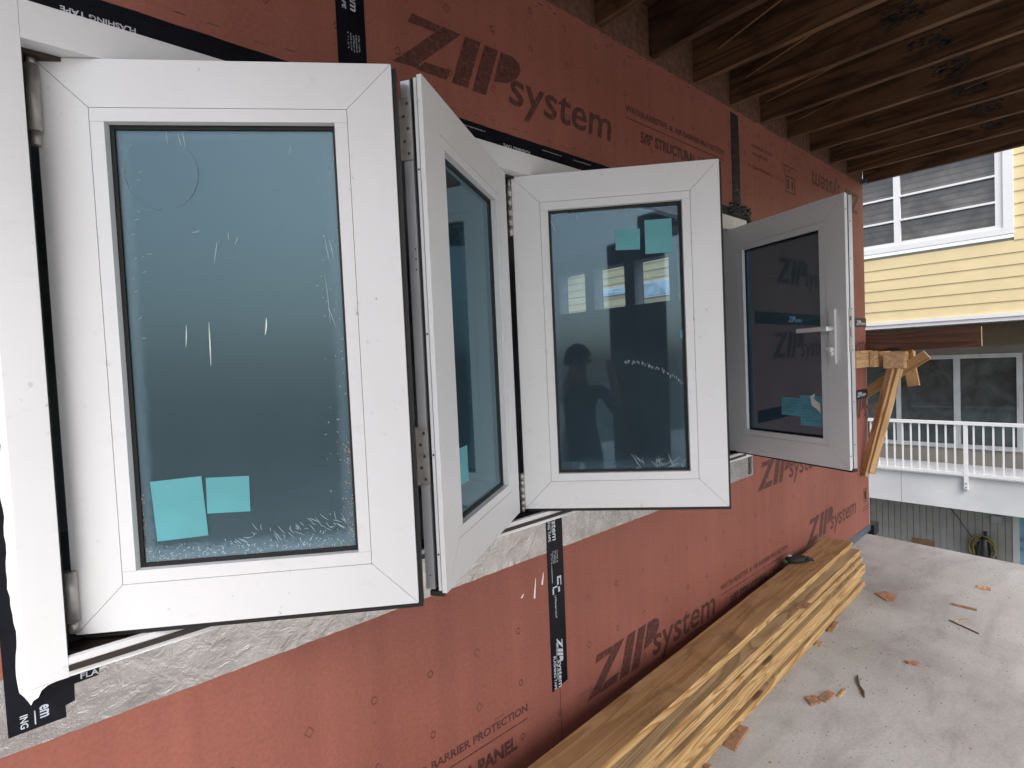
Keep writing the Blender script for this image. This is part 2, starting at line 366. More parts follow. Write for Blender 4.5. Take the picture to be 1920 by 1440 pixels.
def obj(name, bm, mat, parent=None, M=None, bevel=0.0):
    if bevel:
        es = [e for e in bm.edges if len(e.link_faces) == 2 and e.calc_face_angle(0) > 0.6]
        bmesh.ops.bevel(bm, geom=es, offset=bevel, segments=1, affect='EDGES')
    bmesh.ops.recalc_face_normals(bm, faces=bm.faces)
    me = bpy.data.meshes.new(name); bm.to_mesh(me); bm.free()
    for m in (mat if isinstance(mat, (list, tuple)) else [mat]): me.materials.append(m)
    o = bpy.data.objects.new(name, me); COL.objects.link(o)
    if parent is not None: o.parent = parent
    if M is not None: o.matrix_basis = M
    return o
def tag(o, label=None, cat=None, group=None, kind=None):
    if label: o['label'] = label
    if cat: o['category'] = cat
    if group: o['group'] = group
    if kind: o['kind'] = kind
    return o
def thing(name, label, cat, loc=(0, 0, 0), rz=0.0, group=None):
    o = bpy.data.objects.new(name, None); COL.objects.link(o); o.empty_display_size = 0.1
    o.location = loc; o.rotation_euler = (0, 0, rz)
    return tag(o, label, cat, group)
def B(*boxes):
    bm = bmesh.new()
    for q in boxes: box(bm, *q)
    return bm
def text_mesh(body, bold=0.0):
    cu = bpy.data.curves.new('txt', 'FONT'); cu.body = body; cu.size = 1.0; cu.offset = bold; cu.resolution_u = 3
    to = bpy.data.objects.new('txt', cu); COL.objects.link(to)
    dg = bpy.context.evaluated_depsgraph_get(); dg.update()
    me = bpy.data.meshes.new_from_object(to.evaluated_get(dg))
    COL.objects.unlink(to); bpy.data.objects.remove(to); bpy.data.curves.remove(cu)
    return me
def add_text(bm, body, origin, rt, upv, width, height, bold=0.0, slant=0.0, nrm=(0, -1, 0), lift=0.0, base0=False):
    """lay text flat: its bounding box is scaled to width x height, lower-left at origin"""
    me = text_mesh(body, bold)
    xs = [v.co.x for v in me.vertices]; ys = [v.co.y for v in me.vertices]
    x0, x1 = min(xs), max(xs); y0, y1 = (0.0 if base0 else min(ys)), max(ys)
    o, rt, upv, nrm = Vector(origin), Vector(rt), Vector(upv), Vector(nrm)
    vs = []
    for v in me.vertices:
        a = (v.co.x - x0) / (x1 - x0) * width; b2 = (v.co.y - y0) / (y1 - y0) * height
        vs.append(bm.verts.new(o + rt * (a + slant * b2) + upv * b2 + nrm * lift))
    for p in me.polygons:
        try: bm.faces.new([vs[i] for i in p.vertices])
        except ValueError: pass
    bpy.data.meshes.remove(me)

def greek(bm, origin, rt, upv, width, height, nrm=(0, -1, 0), lift=0.0008, seed=1):
    """illegible fine print: a broken row of small strokes"""
    rg = random.Random(seed); o, rt, upv, nrm = Vector(origin), Vector(rt), Vector(upv), Vector(nrm)
    x = 0.0
    while x < width:
        w_ = rg.uniform(0.35, 0.7) * height
        if rg.random() > 0.16:
            h0 = rg.uniform(0, .15) * height; h1 = rg.uniform(.8, 1) * height
            for (a0, a1, b0, b1) in ((x, x + w_ * .38, h0, h1), (x + w_ * .38, x + w_, h0, h0 + height * .25) if rg.random() < .5 else (x + w_ * .38, x + w_, h1 - height * .28, h1)):
                bm.faces.new([bm.verts.new(o + rt * q[0] + upv * q[1] + nrm * lift) for q in ((a0, b0), (a1, b0), (a1, b1), (a0, b1))])
        x += w_ * 1.35

# ================================================================== SETTING
bm = bmesh.new(); box(bm, -80, 80, -120, 80, -3.6, -3.3)
tag(obj('ground', bm, MAT['ground']), kind='structure')
# balcony slab with slightly raised sloping edge at its far end
bm = bmesh.new()
X0, Y1, Y0 = -5.0, -0.0, -9.0
pts_top = []
def edge_x(y): return 5.50 + (y + 0.1) * 0.10 if y > -3 else 5.21
rows = []
ys = [0.0 - 0.25 * i for i in range(15)] + [-9.0]
for y in ys:
    ex = edge_x(y)
    rows.append([bm.verts.new(q) for q in ((X0, y, -0.35), (X0, y, 0), (ex - 0.46, y, 0), (ex - 0.40, y, 0.003), (ex - 0.27, y, 0.020), (ex - 0.02, y, 0.022), (ex, y, 0.008), (ex, y, -0.35))])
for A, Bq in zip(rows, rows[1:]):
    for k in range(7): bm.faces.new((A[k], A[k + 1], Bq[k + 1], Bq[k]))
    bm.faces.new((A[7], A[0], Bq[0], Bq[7]))
bm.faces.new(rows[0]); bm.faces.new(list(reversed(rows[-1])))
tag(obj('balcony_floor', bm, MAT['concrete']), kind='structure')

# ================================================================== RED SHEATHED HOUSE
house = thing('house', 'house under construction with red sheathed wall, black seam tape and printed panels', 'house', (0, 0, 0))
OX0, OX1, OZ0, OZ1 = 0.0, 3.28, 1.058, 2.43     # opening
WX0, WX1, WZ1 = -5.0, 5.585, 3.345
def ring_panel(y0, y1, x0, x1, z0, z1, hx0, hx1, hz0, hz1):
    bm = bmesh.new()
    def quadring(y):
        xs = (x0, hx0, hx1, x1); zs = (z0, hz0, hz1, z1)
        g = [[bm.verts.new((x, y, z)) for z in zs] for x in xs]
        return g
    A, Bq = quadring(y0), quadring(y1)
    for i in range(3):
        for j in range(3):
            if i == 1 and j == 1: continue
            bm.faces.new((A[i][j], A[i + 1][j], A[i + 1][j + 1], A[i][j + 1]))
            bm.faces.new((Bq[i][j + 1], Bq[i + 1][j + 1], Bq[i + 1][j], Bq[i][j]))
    for (i, j), (k, l) in (((1, 1), (2, 1)), ((2, 1), (2, 2)), ((2, 2), (1, 2)), ((1, 2), (1, 1))):
        bm.faces.new((A[i][j], A[k][l], Bq[k][l], Bq[i][j]))
    for i in range(3):
        bm.faces.new((A[i][0], Bq[i][0], Bq[i + 1][0], A[i + 1][0])); bm.faces.new((A[i][3], A[i + 1][3], Bq[i + 1][3], Bq[i][3]))
        bm.faces.new((A[0][i], A[0][i + 1], Bq[0][i + 1], Bq[0][i])); bm.faces.new((A[3][i], Bq[3][i], Bq[3][i + 1], A[3][i + 1]))
    return bm
obj('sheathing', ring_panel(0.0, 0.018, WX0, WX1, 0.03, WZ1, OX0, OX1, OZ0, OZ1), MAT['sheath'], house)
obj('wall_stud', ring_panel(0.020, 0.155, WX0, WX1 - 0.02, 0.0, WZ1, OX0, OX1, OZ0, OZ1), MAT['drywall'], house)
# interior: floor, ceiling, back and left walls
obj('inner_floor', B((WX0, WX1 - 0.02, 0.16, 6.5, -0.2, 0.0)), MAT['drywall'], house)
obj('inner_ceiling', B((WX0, WX1 - 0.02, 0.16, 6.5, 3.0, 3.2)), MAT['drywall'], house)
obj('back_wall', B((WX0, WX1 - 0.2, 6.5, 6.6, 0, 3.2)), MAT['drywall'], house)
obj('side_wall', B((WX0 - 0.1, WX0, 0.16, 6.5, 0, 3.2)), MAT['drywall'], house)
# end wall with four small openings
wins = [(1.27, 1.72), (1.83, 2.29), (2.43, 2.90), (3.04, 3.50)]
bm = bmesh.new(); yy = [0.16] + [q for p_ in wins for q in p_] + [6.5]
ex0, ex1 = 5.40, 5.565
box(bm, ex0, ex1, 0.157, 6.5, 0.0, 2.29); box(bm, ex0, ex1, 0.157, 6.5, 2.80, 3.345)
for i in range(0, len(yy), 2): box(bm, ex0, ex1, yy[i], yy[i + 1], 2.29, 2.80)
obj('end_wall', bm, MAT['drywall'], house)
bm = bmesh.new()
box(bm, 5.566, 5.585, 0.019, 6.5, 0.0, 2.29); box(bm, 5.566, 5.585, 0.019, 6.5, 2.80, 3.345)
yy2 = [0.019] + yy[1:]
for i in range(0, len(yy2), 2): box(bm, 5.566, 5.585, yy2[i], yy2[i + 1], 2.29, 2.80)
obj('end_sheathing', bm, MAT['sheath'], house)
obj('corner_edge', B((5.586, 5.592, 0.0, 0.03, 0.03, 1.63)), MAT['whitetrim'], house)
obj('base_flashing', B((4.0, 5.60, -0.006, 0.0, 0.028, 0.085)), MAT['flash'], house)
obj('drain_boot', B((5.60, 5.74, -0.03, 0.10, -0.02, 0.075)), MAT['blackplastic'], house, bevel=0.012)
# top ledger band with ragged brown edge
# --- tapes
def wallstrip(name, poly, mat, y=-0.0012, th=None, jitter=0.0, label=None):
    bm = bmesh.new()
    pts = []
    for i, p_ in enumerate(poly):
        q = poly[(i + 1) % len(poly)]
        L = math.hypot(q[0] - p_[0], q[1] - p_[1]); n = max(1, int(L / 0.03)) if jitter else 1
        for k in range(n):
            f = k / n; pts.append((p_[0] + (q[0] - p_[0]) * f + random.uniform(-jitter, jitter), p_[1] + (q[1] - p_[1]) * f + random.uniform(-jitter, jitter)))
    prism(bm, pts, lambda x, z: (x, y, z), lambda x, z: (x, 0.0002, z))
    o = obj(name, bm, mat, house)
    if label: o['label'] = label
    return o
wallstrip('foil_tape', [(-1.2, 0.918), (3.31, 0.918), (3.31, 1.075), (-1.2, 1.075)], MAT['foil'], -0.0012, jitter=0.0012)
tp_head = wallstrip('flashing_tape', [(-0.30, 2.425), (3.32, 2.425), (3.32, 2.517), (-0.30, 2.517)], MAT['tape'], -0.0016, jitter=0.0008)
tp_left = wallstrip('flashing_tape', [(-0.062, 0.953), (0.030, 0.955), (0.030, 0.980), (0.046, 0.984), (0.047, 1.020), (0.089, 1.022), (0.096, 1.07), (0.03, 1.10), (0.03, 2.424), (-0.068, 2.424)], MAT['tape'], -0.0024)
tp_up = wallstrip('flashing_tape', [(0.738, 2.5172), (0.829, 2.5172), (0.829, WZ1), (0.738, WZ1)], MAT['tape'], -0.0014)
wallstrip('flashing_tape', [(3.150, 2.50), (3.246, 2.50), (3.246, 3.07), (3.150, 3.07)], MAT['crumple'], -0.0030, jitter=0.002)
tp_low = wallstrip('flashing_tape', [(1.497, 0.356), (1.586, 0.372), (1.592, 1.07), (1.500, 1.07)], MAT['tape'], -0.0024)
tp_far = wallstrip('flashing_tape', [(3.40, 1.848), (5.60, 1.848), (5.60, 1.925), (3.40, 1.925)], MAT['tape'], -0.0014)
tp_far2 = wallstrip('flashing_tape', [(3.40, 1.225), (5.60, 1.225), (5.60, 1.305), (3.40, 1.305)], MAT['tape'], -0.0014)
bm = bmesh.new(); rg = random.Random(4); nx_, nz_ = 15, 13
gr = [[bm.verts.new((3.10 + 0.27 * i / nx_ + rg.uniform(-.006, .006), -0.004 - (0 if i in (0, nx_) or j in (0, nz_) else rg.uniform(0, .020)), 2.462 + 0.085 * j / nz_ + rg.uniform(-.004, .004))) for j in range(nz_ + 1)] for i in range(nx_ + 1)]
for i in range(nx_):
    for j in range(nz_): bm.faces.new((gr[i][j], gr[i + 1][j], gr[i + 1][j + 1], gr[i][j + 1]))
gr = [[bm.verts.new((3.276 + 0.085 * i / 8 + rg.uniform(-.004, .004), -0.004 - (0 if i in (0, 8) else rg.uniform(0, .018)), 2.30 + 0.165 * j / 12)) for j in range(13)] for i in range(9)]
for i in range(8):
    for j in range(12): bm.faces.new((gr[i][j], gr[i + 1][j], gr[i + 1][j + 1], gr[i][j + 1]))
obj('crumpled_tape', bm, MAT['crumple'], house)
wallstrip('flashing_tape', [(3.255, 0.93), (3.285, 0.93), (3.285, 1.30), (3.255, 1.30)], MAT['crumple'], -0.0045, jitter=0.004)
# --- panel seams (thin scored lines) and slots
bm = bmesh.new()
for x0, x1, z0, z1 in ((1.540, 1.5425, 0.03, 0.357), (3.196, 3.199, 3.07, 3.28), (0.79, 0.84, 0.0, 0.0)):
    if z1 > z0: box(bm, x0, x1, -0.0007, 0.0001, z0, z1)
obj('panel_seam', bm, MAT['mark'], house)
# --- logos (slanted block capitals + light lettering)
ZIP = [[(0.08, 0.175), (0.194, 0.175), (0.167, 0.147), (0.063, 0.142)],
       [(0.201, 0.177), (0.276, 0.178), (0.101, 0.023), (0.093, 0.006), (0.0, 0.0), (0.063, 0.052)],
       [(0.122, 0.036), (0.225, 0.040), (0.205, 0.003), (0.086, 0.001)],
       [(0.294, 0.179), (0.363, 0.182), (0.296, 0.003), (0.227, 0.001)],
       [(0.381, 0.180), (0.444, 0.181), (0.376, 0.002), (0.314, -0.001)],
       [(0.457, 0.181), (0.514, 0.183), (0.549, 0.168), (0.554, 0.14), (0.531, 0.107), (0.48, 0.075), (0.415, 0.062), (0.43, 0.101)]]
def add_zip(bm, o, rt, upv, s, nrm=(0, -1, 0), lift=0.0, bold=0.012, sysn=True):
    o, rt, upv, nrm = Vector(o), Vector(rt), Vector(upv), Vector(nrm)
    for poly in ZIP:
        bm.faces.new([bm.verts.new(o + rt * x * s + upv * z * s + nrm * lift) for x, z in poly])
    if sysn:
        add_text(bm, 'system', o + rt * 0.478 * s + upv * (-0.040) * s, rt, upv, 0.605 * s, 0.160 * s, bold, 0.16, nrm, lift)
def logo(x, z, s=1.0, flip=False, trail=True):
    bm = bmesh.new(); r = (-1, 0, 0) if flip else (1, 0, 0); u = (0, 0, -1) if flip else (0, 0, 1)
    add_zip(bm, (x, 0, z), r, u, s, lift=0.0009)
    return obj('printed_logo', bm, MAT['ink'], house)
logo(0.917, 2.627); logo(1.698, 0.222); logo(4.121, 0.262)
logo(5.50, 2.985, flip=True)
logo(4.70, 1.62); logo(3.62, 1.62); logo(3.36, 0.80); logo(3.72, 2.12)
logo(5.00, 1.06)
logo(0.2 - 1.6, 0.25)
def stencil(x, z, flip=False, a1='WATER-RESISTIVE  &  AIR BARRIER PROTECTION', a2='5/8" STRUCTURAL 1 PANEL', only=None):
    bm = bmesh.new(); sg = -1 if flip else 1
    r = (sg, 0, 0); u = (0, 0, sg)
    if only != 2:
        add_text(bm, a1, (x, 0, z), r, u, 0.93 * len(a1) / 42, 0.030, 0.03, 0, (0, -1, 0), 0.0008)
        box(bm, x, x + sg * 0.93 * len(a1) / 42, -0.0008, 0.0001, z - sg * 0.030, z - sg * 0.026)
    add_text(bm, a2, (x + sg * 0.11, 0, z - sg * 0.118), r, u, 0.76 * len(a2) / 23, 0.056, 0.045, 0, (0, -1, 0), 0.0008)
    return obj('printed_text', bm, MAT['ink'], house)
stencil(2.13, 2.800)
stencil(0.43, 0.345); stencil(2.86, 0.335)
for k, (x, z, wd) in enumerate(((3.42, 2.93, 0.30), (3.42, 2.885, 0.22), (3.36, 2.80, 0.52), (3.86, 2.91, 0.26), (3.86, 2.88, 0.20))):
    bm = bmesh.new(); greek(bm, (x, 0, z), (1, 0, 0), (0, 0, 1), wd, 0.022, seed=k); obj('printed_text', bm, MAT['ink'], house)
for x0, x1, z0, z1 in ((3.92, 4.08, 2.745, 2.86), (5.43, 5.52, 0.31, 0.43)):
    bm = bmesh.new()
    for q in ((x0, x1, z0, z0 + 0.01), (x0, x1, z1 - 0.01, z1), (x0, x0 + 0.012, z0 + 0.01, z1 - 0.01), (x1 - 0.012, x1, z0 + 0.01, z1 - 0.01)):
        box(bm, q[0], q[1], -0.0008, 0.0001, q[2], q[3])
    box(bm, x0 + 0.03, x0 + 0.06, -0.0008, 0.0001, z0 + 0.025, z1 - 0.025); box(bm, x1 - 0.06, x1 - 0.03, -0.0008, 0.0001, z0 + 0.025, z1 - 0.025)
    obj('printed_emblem', bm, MAT['ink'], house)
bm = bmesh.new(); box(bm, 5.40, 5.58, -0.0008, 0.0001, 0.262, 0.270); box(bm, 5.40, 5.58, -0.0008, 0.0001, 0.235, 0.243)
obj('printed_line', bm, MAT['ink'], house)
# nail pattern: rings and diamonds every 0.2 m, plus fasteners
bm = bmesh.new(); bn = bmesh.new()
xs = [-0.85 + 0.1985 * i for i in range(33)]
zs = [0.056, 0.26, 0.463, 0.664, 0.870, 1.3, 1.6, 1.9, 2.2, 2.665, 2.875, 3.02]
def ring(bm, x, z, r, n, ph, wd=0.0022):
    for i in range(n):
        a0 = ph + 2 * math.pi * i / n; a1 = ph + 2 * math.pi * (i + 1) / n
        if random.random() < 0.10: continue
        bm.faces.new([bm.verts.new((x + math.cos(a) * rr * 0.9, -0.0007, z + math.sin(a) * rr * 1.1)) for a, rr in ((a0, r - wd), (a1, r - wd), (a1, r + wd), (a0, r + wd))])
for i, x in enumerate(xs):
    for j, z in enumerate(zs):
        if OX0 - .1 < x < OX1 + .1 and OZ0 - 0.2 < z < OZ1 + .1: continue
        if x > 5.5: continue
        dx, dz = random.uniform(-.004, .004), random.uniform(-.004, .004)
        if (i % 3 == 1 and j % 1 == 0): ring(bm, x + dx, z + dz, 0.0140, 4, 0.0, 0.0019)
        else: ring(bm, x + dx, z + dz, 0.0100, 9, 0.3, 0.0021)
        if i % 2 == 0 and random.random() < 0.75:
            for q in range(random.choice((1, 2, 2))):
                zz = z - random.uniform(0.02, 0.11); xx = x + random.uniform(-.012, .012); r = 0.0032
                bn.faces.new([bn.verts.new((xx + math.cos(2 * math.pi * k / 7) * r, -0.0007, zz + math.sin(2 * math.pi * k / 7) * r)) for k in range(7)])
for i in range(60):   # staple slots along the seams
    x = 0.05 + i * 0.09 + random.uniform(-.02, .02); z = 2.545 + random.uniform(-.004, .004)
    box(bn, x, x + 0.028, -0.0007, 0.0001, z, z + 0.0018)
for x, z in ((1.20, 0.385), (3.27, 2.62), (1.66, 0.27), (2.75, 0.27)):
    box(bn, x, x + 0.05, -0.0007, 0.0001, z, z + 0.0025)
tag(obj('nail_mark', bm, MAT['mark'], house), kind='stuff')
tag(obj('fastener', bn, MAT['screw'], house), kind='stuff')
# ragged staples / OSB edge under the rafters
bm = bmesh.new()
for i in range(170):
    x = random.uniform(1.2, 5.55); z = random.uniform(3.045, 3.11); wd = random.uniform(0.006, 0.03)
    box(bm, x, x + wd, -0.0008, 0.0001, z, z + random.uniform(0.002, 0.005))
tag(obj('wood_chip_mark', bm, MAT['bark'], house), kind='stuff')
wallstrip('top_strip', [(-4.9, 3.095), (5.58, 3.095), (5.58, 3.34), (-4.9, 3.34)], simple('brown_strand_board', (0.12, 0.055, 0.034), 0.8, var=0.5, vs=30), -0.0009, jitter=0.004)
# paint drips
bm = bmesh.new()
for x, z, l, wd in ((1.432, 0.835, 0.075, 0.003), (1.476, 0.845, 0.045, 0.003), (1.365, 0.795, 0.012, 0.004)):
    prism(bm, [(x, z), (x + wd * .5, z), (x - 0.008 + wd, z - l * .8), (x - 0.009 + wd, z - l), (x - 0.013, z - l), (x - 0.013, z - l * .85)], lambda a, b_: (a, -0.0016, b_), lambda a, b_: (a, 0.0001, b_))
obj('paint_drip', bm, MAT['caulk'], house)
# --- printing on the black tapes (a sub-part of each tape)
R1, U1 = (0, 0, -1), (1, 0, 0)       # reading downwards
L = 0.0034
bm = bmesh.new()
for z0 in (0.563, 1.16):
    add_zip(bm, (1.531, 0, z0), R1, U1, 0.185, lift=L, bold=0.02)
    box(bm, 1.5265, 1.5280, -L, -0.0030, z0 - .018, z0 - 0.168)
    add_text(bm, 'FLASHING TAPE', (1.508, 0, z0 - .068), R1, U1, 0.135, 0.0135, 0.02, 0, (0, -1, 0), L)
for k in range(5): greek(bm, (1.552 - k * 0.0085, 0, 0.915), R1, U1, 0.05, 0.0050, lift=L, seed=k)
box(bm, 1.520, 1.522, -L, -0.003, 0.86, 0.79)
for q in ((1.548, 1.572, 0.800, 0.808), (1.548, 1.556, 0.775, 0.799), (1.566, 1.572, 0.770, 0.799), (1.522, 1.548, 0.766, 0.772), (1.552, 1.562, 0.745, 0.765), (1.52, 1.528, 0.742, 0.765)):
    box(bm, q[0], q[1], -L, -0.003, q[2], q[3])
greek(bm, (1.530, 0, 0.735), R1, U1, 0.085, 0.010, lift=L, seed=9)
obj('tape_print', bm, MAT['tapeprint'], tp_low)
bm = bmesh.new()
for zz in (1.415, 1.80, 2.2): add_text(bm, 'FLASHING TAPE', (-0.038, 0, zz), R1, U1, 0.125, 0.013, 0.02, 0, (0, -1, 0), L)
add_text(bm, 'ING', (-0.043, 0, 0.990), R1, U1, 0.028, 0.0125, 0.02, 0, (0, -1, 0), L)
add_text(bm, 'em', (-0.012, 0, 0.998), R1, U1, 0.026, 0.015, 0.02, 0, (0, -1, 0), L)
box(bm, -0.0205, -0.0185, -L, -0.003, 0.963, 0.992)
add_text(bm, 'FLA', (0.058, 0, 1.026), (1, 0, -0.02), (0, 0, 1), 0.032, 0.0125, 0.02, 0, (0, -1, 0), L)
obj('tape_print', bm, MAT['tapeprint'], tp_left)
bm = bmesh.new()
add_text(bm, 'FLASHING TAPE', (0.757, 0, 2.885), R1, U1, 0.16, 0.013, 0.02, 0, (0, -1, 0), L)
add_zip(bm, (0.782, 0, 2.93), R1, U1, 0.185, lift=L, bold=0.02)
for k in range(5): greek(bm, (0.803 - k * 0.0085, 0, 2.66), R1, U1, 0.05, 0.005, lift=L, seed=k + 20)
box(bm, 0.79, 0.81, -L, -0.003, 2.54, 2.565); box(bm, 0.765, 0.785, -L, -0.003, 2.54, 2.56)
obj('tape_print', bm, MAT['tapeprint'], tp_up)
L2 = 0.0026
bm = bmesh.new()
for xx in (0.243, 1.50, 2.3): add_text(bm, 'FLASHING TAPE', (xx, 0, 2.4765), (-1, 0, 0), (0, 0, -1), 0.135, 0.0125, 0.02, 0, (0, -1, 0), L2)
for xx in (1.28, 1.68, 1.86): greek(bm, (xx, 0, 2.500), (-1, 0, 0), (0, 0, -1), 0.11, 0.005, lift=L2, seed=int(xx * 100))
obj('tape_print', bm, MAT['tapeprint'], tp_head)
for tp, zz, xl in ((tp_far, 1.865, (5.33, 4.5, 3.9)), (tp_far2, 1.245, (5.31, 4.2, 4.8))):
    bm = bmesh.new()
    for xx in xl: add_zip(bm, (xx, 0, zz), (1, 0, 0), (0, 0, 1), 0.22, lift=L2, bold=0.02)
    obj('tape_print', bm, MAT['tapeprint'], tp)

# ================================================================== WINDOW FRAME
frame = thing('window_frame', 'long white window frame set in the red wall, holding four open folding panels', 'window frame', (0, 0, 1.06))
def fr(name, boxes, mat, bevel=0.0015):
    o = obj(name, B(*[(q[0], q[1], q[2], q[3], q[4] - 1.06, q[5] - 1.06) for q in boxes]), mat, frame, bevel=bevel); return o
FY = -0.022
fr('head', [(0.0395, 3.170, FY, 0.10, 2.376, 2.455)], MAT['white'])
fr('jamb', [(-0.028, 0.039, FY, 0.10, 1.046, 2.455)], MAT['white'])
fr('jamb', [(3.1705, 3.272, FY, 0.10, 1.046, 2.455)], MAT['white'])
fr('sill', [(0.0395, 3.170, FY, 0.10, 1.050, 1.074)], MAT['white'])
fr('sill_lip', [(0.0395, 3.170, FY - 0.004, FY + 0.012, 1.0745, 1.088)], MAT['white'])
fr('track', [(0.0395, 3.170, FY - 0.006, FY - 0.0005, 1.060, 1.0715), (0.0395, 3.170, FY + 0.02, 0.09, 1.0745, 1.079), (0.0395, 3.170, 0.02, 0.085, 2.366, 2.3755)], MAT['bronze'], 0)
fr('gasket', [(0.0395, 0.0425, 0.012, 0.09, 1.08, 2.366), (3.163, 3.1698, 0.012, 0.09, 1.08, 2.366)], MAT['gasket'], 0)
# caulk bead down the left jamb and along the sill, smeared at the corner
bm = bmesh.new()
pts = []; z = 2.45
cl, cr = [], []
while z > 1.05:
    k = (2.45 - z)
    wl = 0.003 + 0.010 * max(0, min(1, k / 0.5)) * (0.8 + 0.4 * math.sin(z * 9) * math.sin(z * 23))
    cl.append((-0.030 - wl - random.uniform(0, 0.003), z)); cr.append((-0.026 + random.uniform(-.0005, .0005), z)); z -= 0.018
tip = [(-0.040, 1.045), (-0.034, 1.035), (-0.028, 1.022), (-0.024, 1.012), (-0.020, 1.020), (-0.012, 1.023), (-0.006, 1.036), (0.004, 1.042), (0.02, 1.045)]
poly = cl + tip + list(reversed(cr))
prism(bm, [(x, z - 1.06) for x, z in poly], lambda x, z: (x, -0.0185, z), lambda x, z: (x, -0.0004, z))
o = obj('caulk', bm, MAT['caulk'], frame, bevel=0.002)
bm = bmesh.new(); rows = []
x = -0.01
while x < 3.2:
    h = 0.0055 + random.uniform(-.001, .0015) + (0.003 if random.random() < 0.06 else 0); dp = random.uniform(0.010, 0.015)
    rows.append([bm.verts.new(q) for q in ((x, -0.0004, -0.0104), (x, FY + 0.003, -0.0104), (x, FY - 0.0005, -0.0108 - h * .3), (x, -0.006, -0.0112 - h * .6), (x, -0.0004, -0.0115 - h * .9))]); x += 0.015
for A, Bq in zip(rows, rows[1:]):
    for k in range(5): f = bm.faces.new((A[k], Bq[k], Bq[(k + 1) % 5], A[(k + 1) % 5])); f.smooth = True
obj('caulk', bm, MAT['caulk'], frame)

# ================================================================== FOLDING PANELS
SZ0, SZ1 = 1.104, 2.374; SH = SZ1 - SZ0
def sash(P0, P1, label, gl, kind, W=None):
    dx, dy = P1[0] - P0[0], P1[1] - P0[1]; W = math.hypot(dx, dy); an = math.atan2(dy, dx)
    t = thing('window_panel', label, 'window panel', (P0[0], P0[1], SZ0), an, 'folding window panels')
    e = 0.104; g = 0.0007; bd = 0.030; y1 = 0.058
    # face leaf: four mitred members
    bm = bmesh.new()
    def memb(poly):
        prism(bm, poly, lambda x, z: (x, 0, z), lambda x, z: (x, 0.012, z))
    memb([(0, g), (e, e + g), (e, SH - e - g), (0, SH - g)])
    memb([(W, g), (W - e, e + g), (W - e, SH - e - g), (W, SH - g)])
    memb([(g, 0), (W - g, 0), (W - e - g, e), (e + g, e)])
    memb([(g, SH), (W - g, SH), (W - e - g, SH - e), (e + g, SH - e)])
    obj('face_frame', bm, MAT['white'], t, bevel=0.0006)
    # glazing bead ring
    i0, i1 = e + 0.0012, e + bd
    obj('glazing_bead', B((i0, i1, 0.0006, 0.020, i1 + 0.0006, SH - i1 - 0.0006), (W - i1, W - i0, 0.0006, 0.020, i1 + 0.0006, SH - i1 - 0.0006),
        (i0, W - i0, 0.0006, 0.020, i0, i1), (i0, W - i0, 0.0006, 0.020, SH - i1, SH - i0)), MAT['white'], t, bevel=0.0006)
    # core with edge channels (stepped profile seen on the panel's ends)
    c0 = 0.004
    bm = bmesh.new()
    def ringbox(y0, y1_, o_, i_):
        box(bm, o_, i_, y0, y1_, o_, SH - o_); box(bm, W - i_, W - o_, y0, y1_, o_, SH - o_)
        box(bm, i_, W - i_, y0, y1_, o_, i_); box(bm, i_, W - i_, y0, y1_, SH - i_, SH - o_)
    ringbox(0.0122, 0.0150, 0.008, i1 - 0.001); ringbox(0.0232, 0.0338, 0.013, i1 - 0.001)
    obj('gasket', bm, MAT['gasket'], t)
    bm = bmesh.new(); ringbox(0.0152, 0.0230, 0.004, i1 - 0.002)
    obj('edge_strip', bm, MAT['white'], t)
    bm = bmesh.new(); ringbox(0.0340, y1, 0.006, i1 - 0.002)
    obj('edge_channel', bm, MAT['channel'] if kind != 3 else MAT['channel'], t)
    # outer seal that shows past the face on the free side and below
    bm = bmesh.new()
    dn = {1: 0.015, 2: 0.013, 3: 0.014, 4: 0.010}[kind]
    if kind in (1, 3): box(bm, W + 0.0003, W + 0.010, 0.0125, 0.050, -dn, SH - 0.004)
    box(bm, 0.01, W, 0.0125, 0.050, -dn, -0.0003)
    obj('seal', bm, MAT['gasket'], t)
    # black spacer + pane
    bm = bmesh.new()
    s0, s1 = i1 - 0.004, i1 + 0.009
    for q in ((s0, s1, s0, SH - s0), (W - s1, W - s0, s0, SH - s0), (s1, W - s1, s0, s1), (s1, W - s1, SH - s1, SH - s0)):
        box(bm, q[0], q[1], 0.0205, 0.046, q[2], q[3])
    obj('spacer', bm, MAT['gasket'], t)
    pw, ph = (W - 2 * s1) / 2 - 0.0005, (SH - 2 * s1) / 2 - 0.0005
    bm = B((-pw, pw, -0.004, 0.004, -ph, ph))
    pane = obj('glass', bm, gl, t, M=Matrix.Translation((W / 2, 0.030, SH / 2)))
    return t, W
def sticker(t, name, u0, u1, z0, z1, mat, y=0.0348, tilt=0.0, rear=True):
    cx, cz = (u0 + u1) / 2, (z0 + z1) / 2 - SZ0
    bm = B((-(u1 - u0) / 2, (u1 - u0) / 2, 0, 0.0006, -(z1 - z0) / 2, (z1 - z0) / 2))
    return obj(name, bm, mat, t, M=Matrix.Translation((cx, y, cz)) @ Matrix.Rotation(tilt, 4, 'Y'))
def dots(t, lst, name='screw', r=0.0022, axis='x', xp=0.0):
    bm = bmesh.new()
    for (y, z) in lst: cyl(bm, (xp, y, z - SZ0), (xp - 0.0008 if axis == 'x' else xp + 0.0008, y, z - SZ0), r, seg=10)
    return obj(name, bm, MAT['screw'], t)

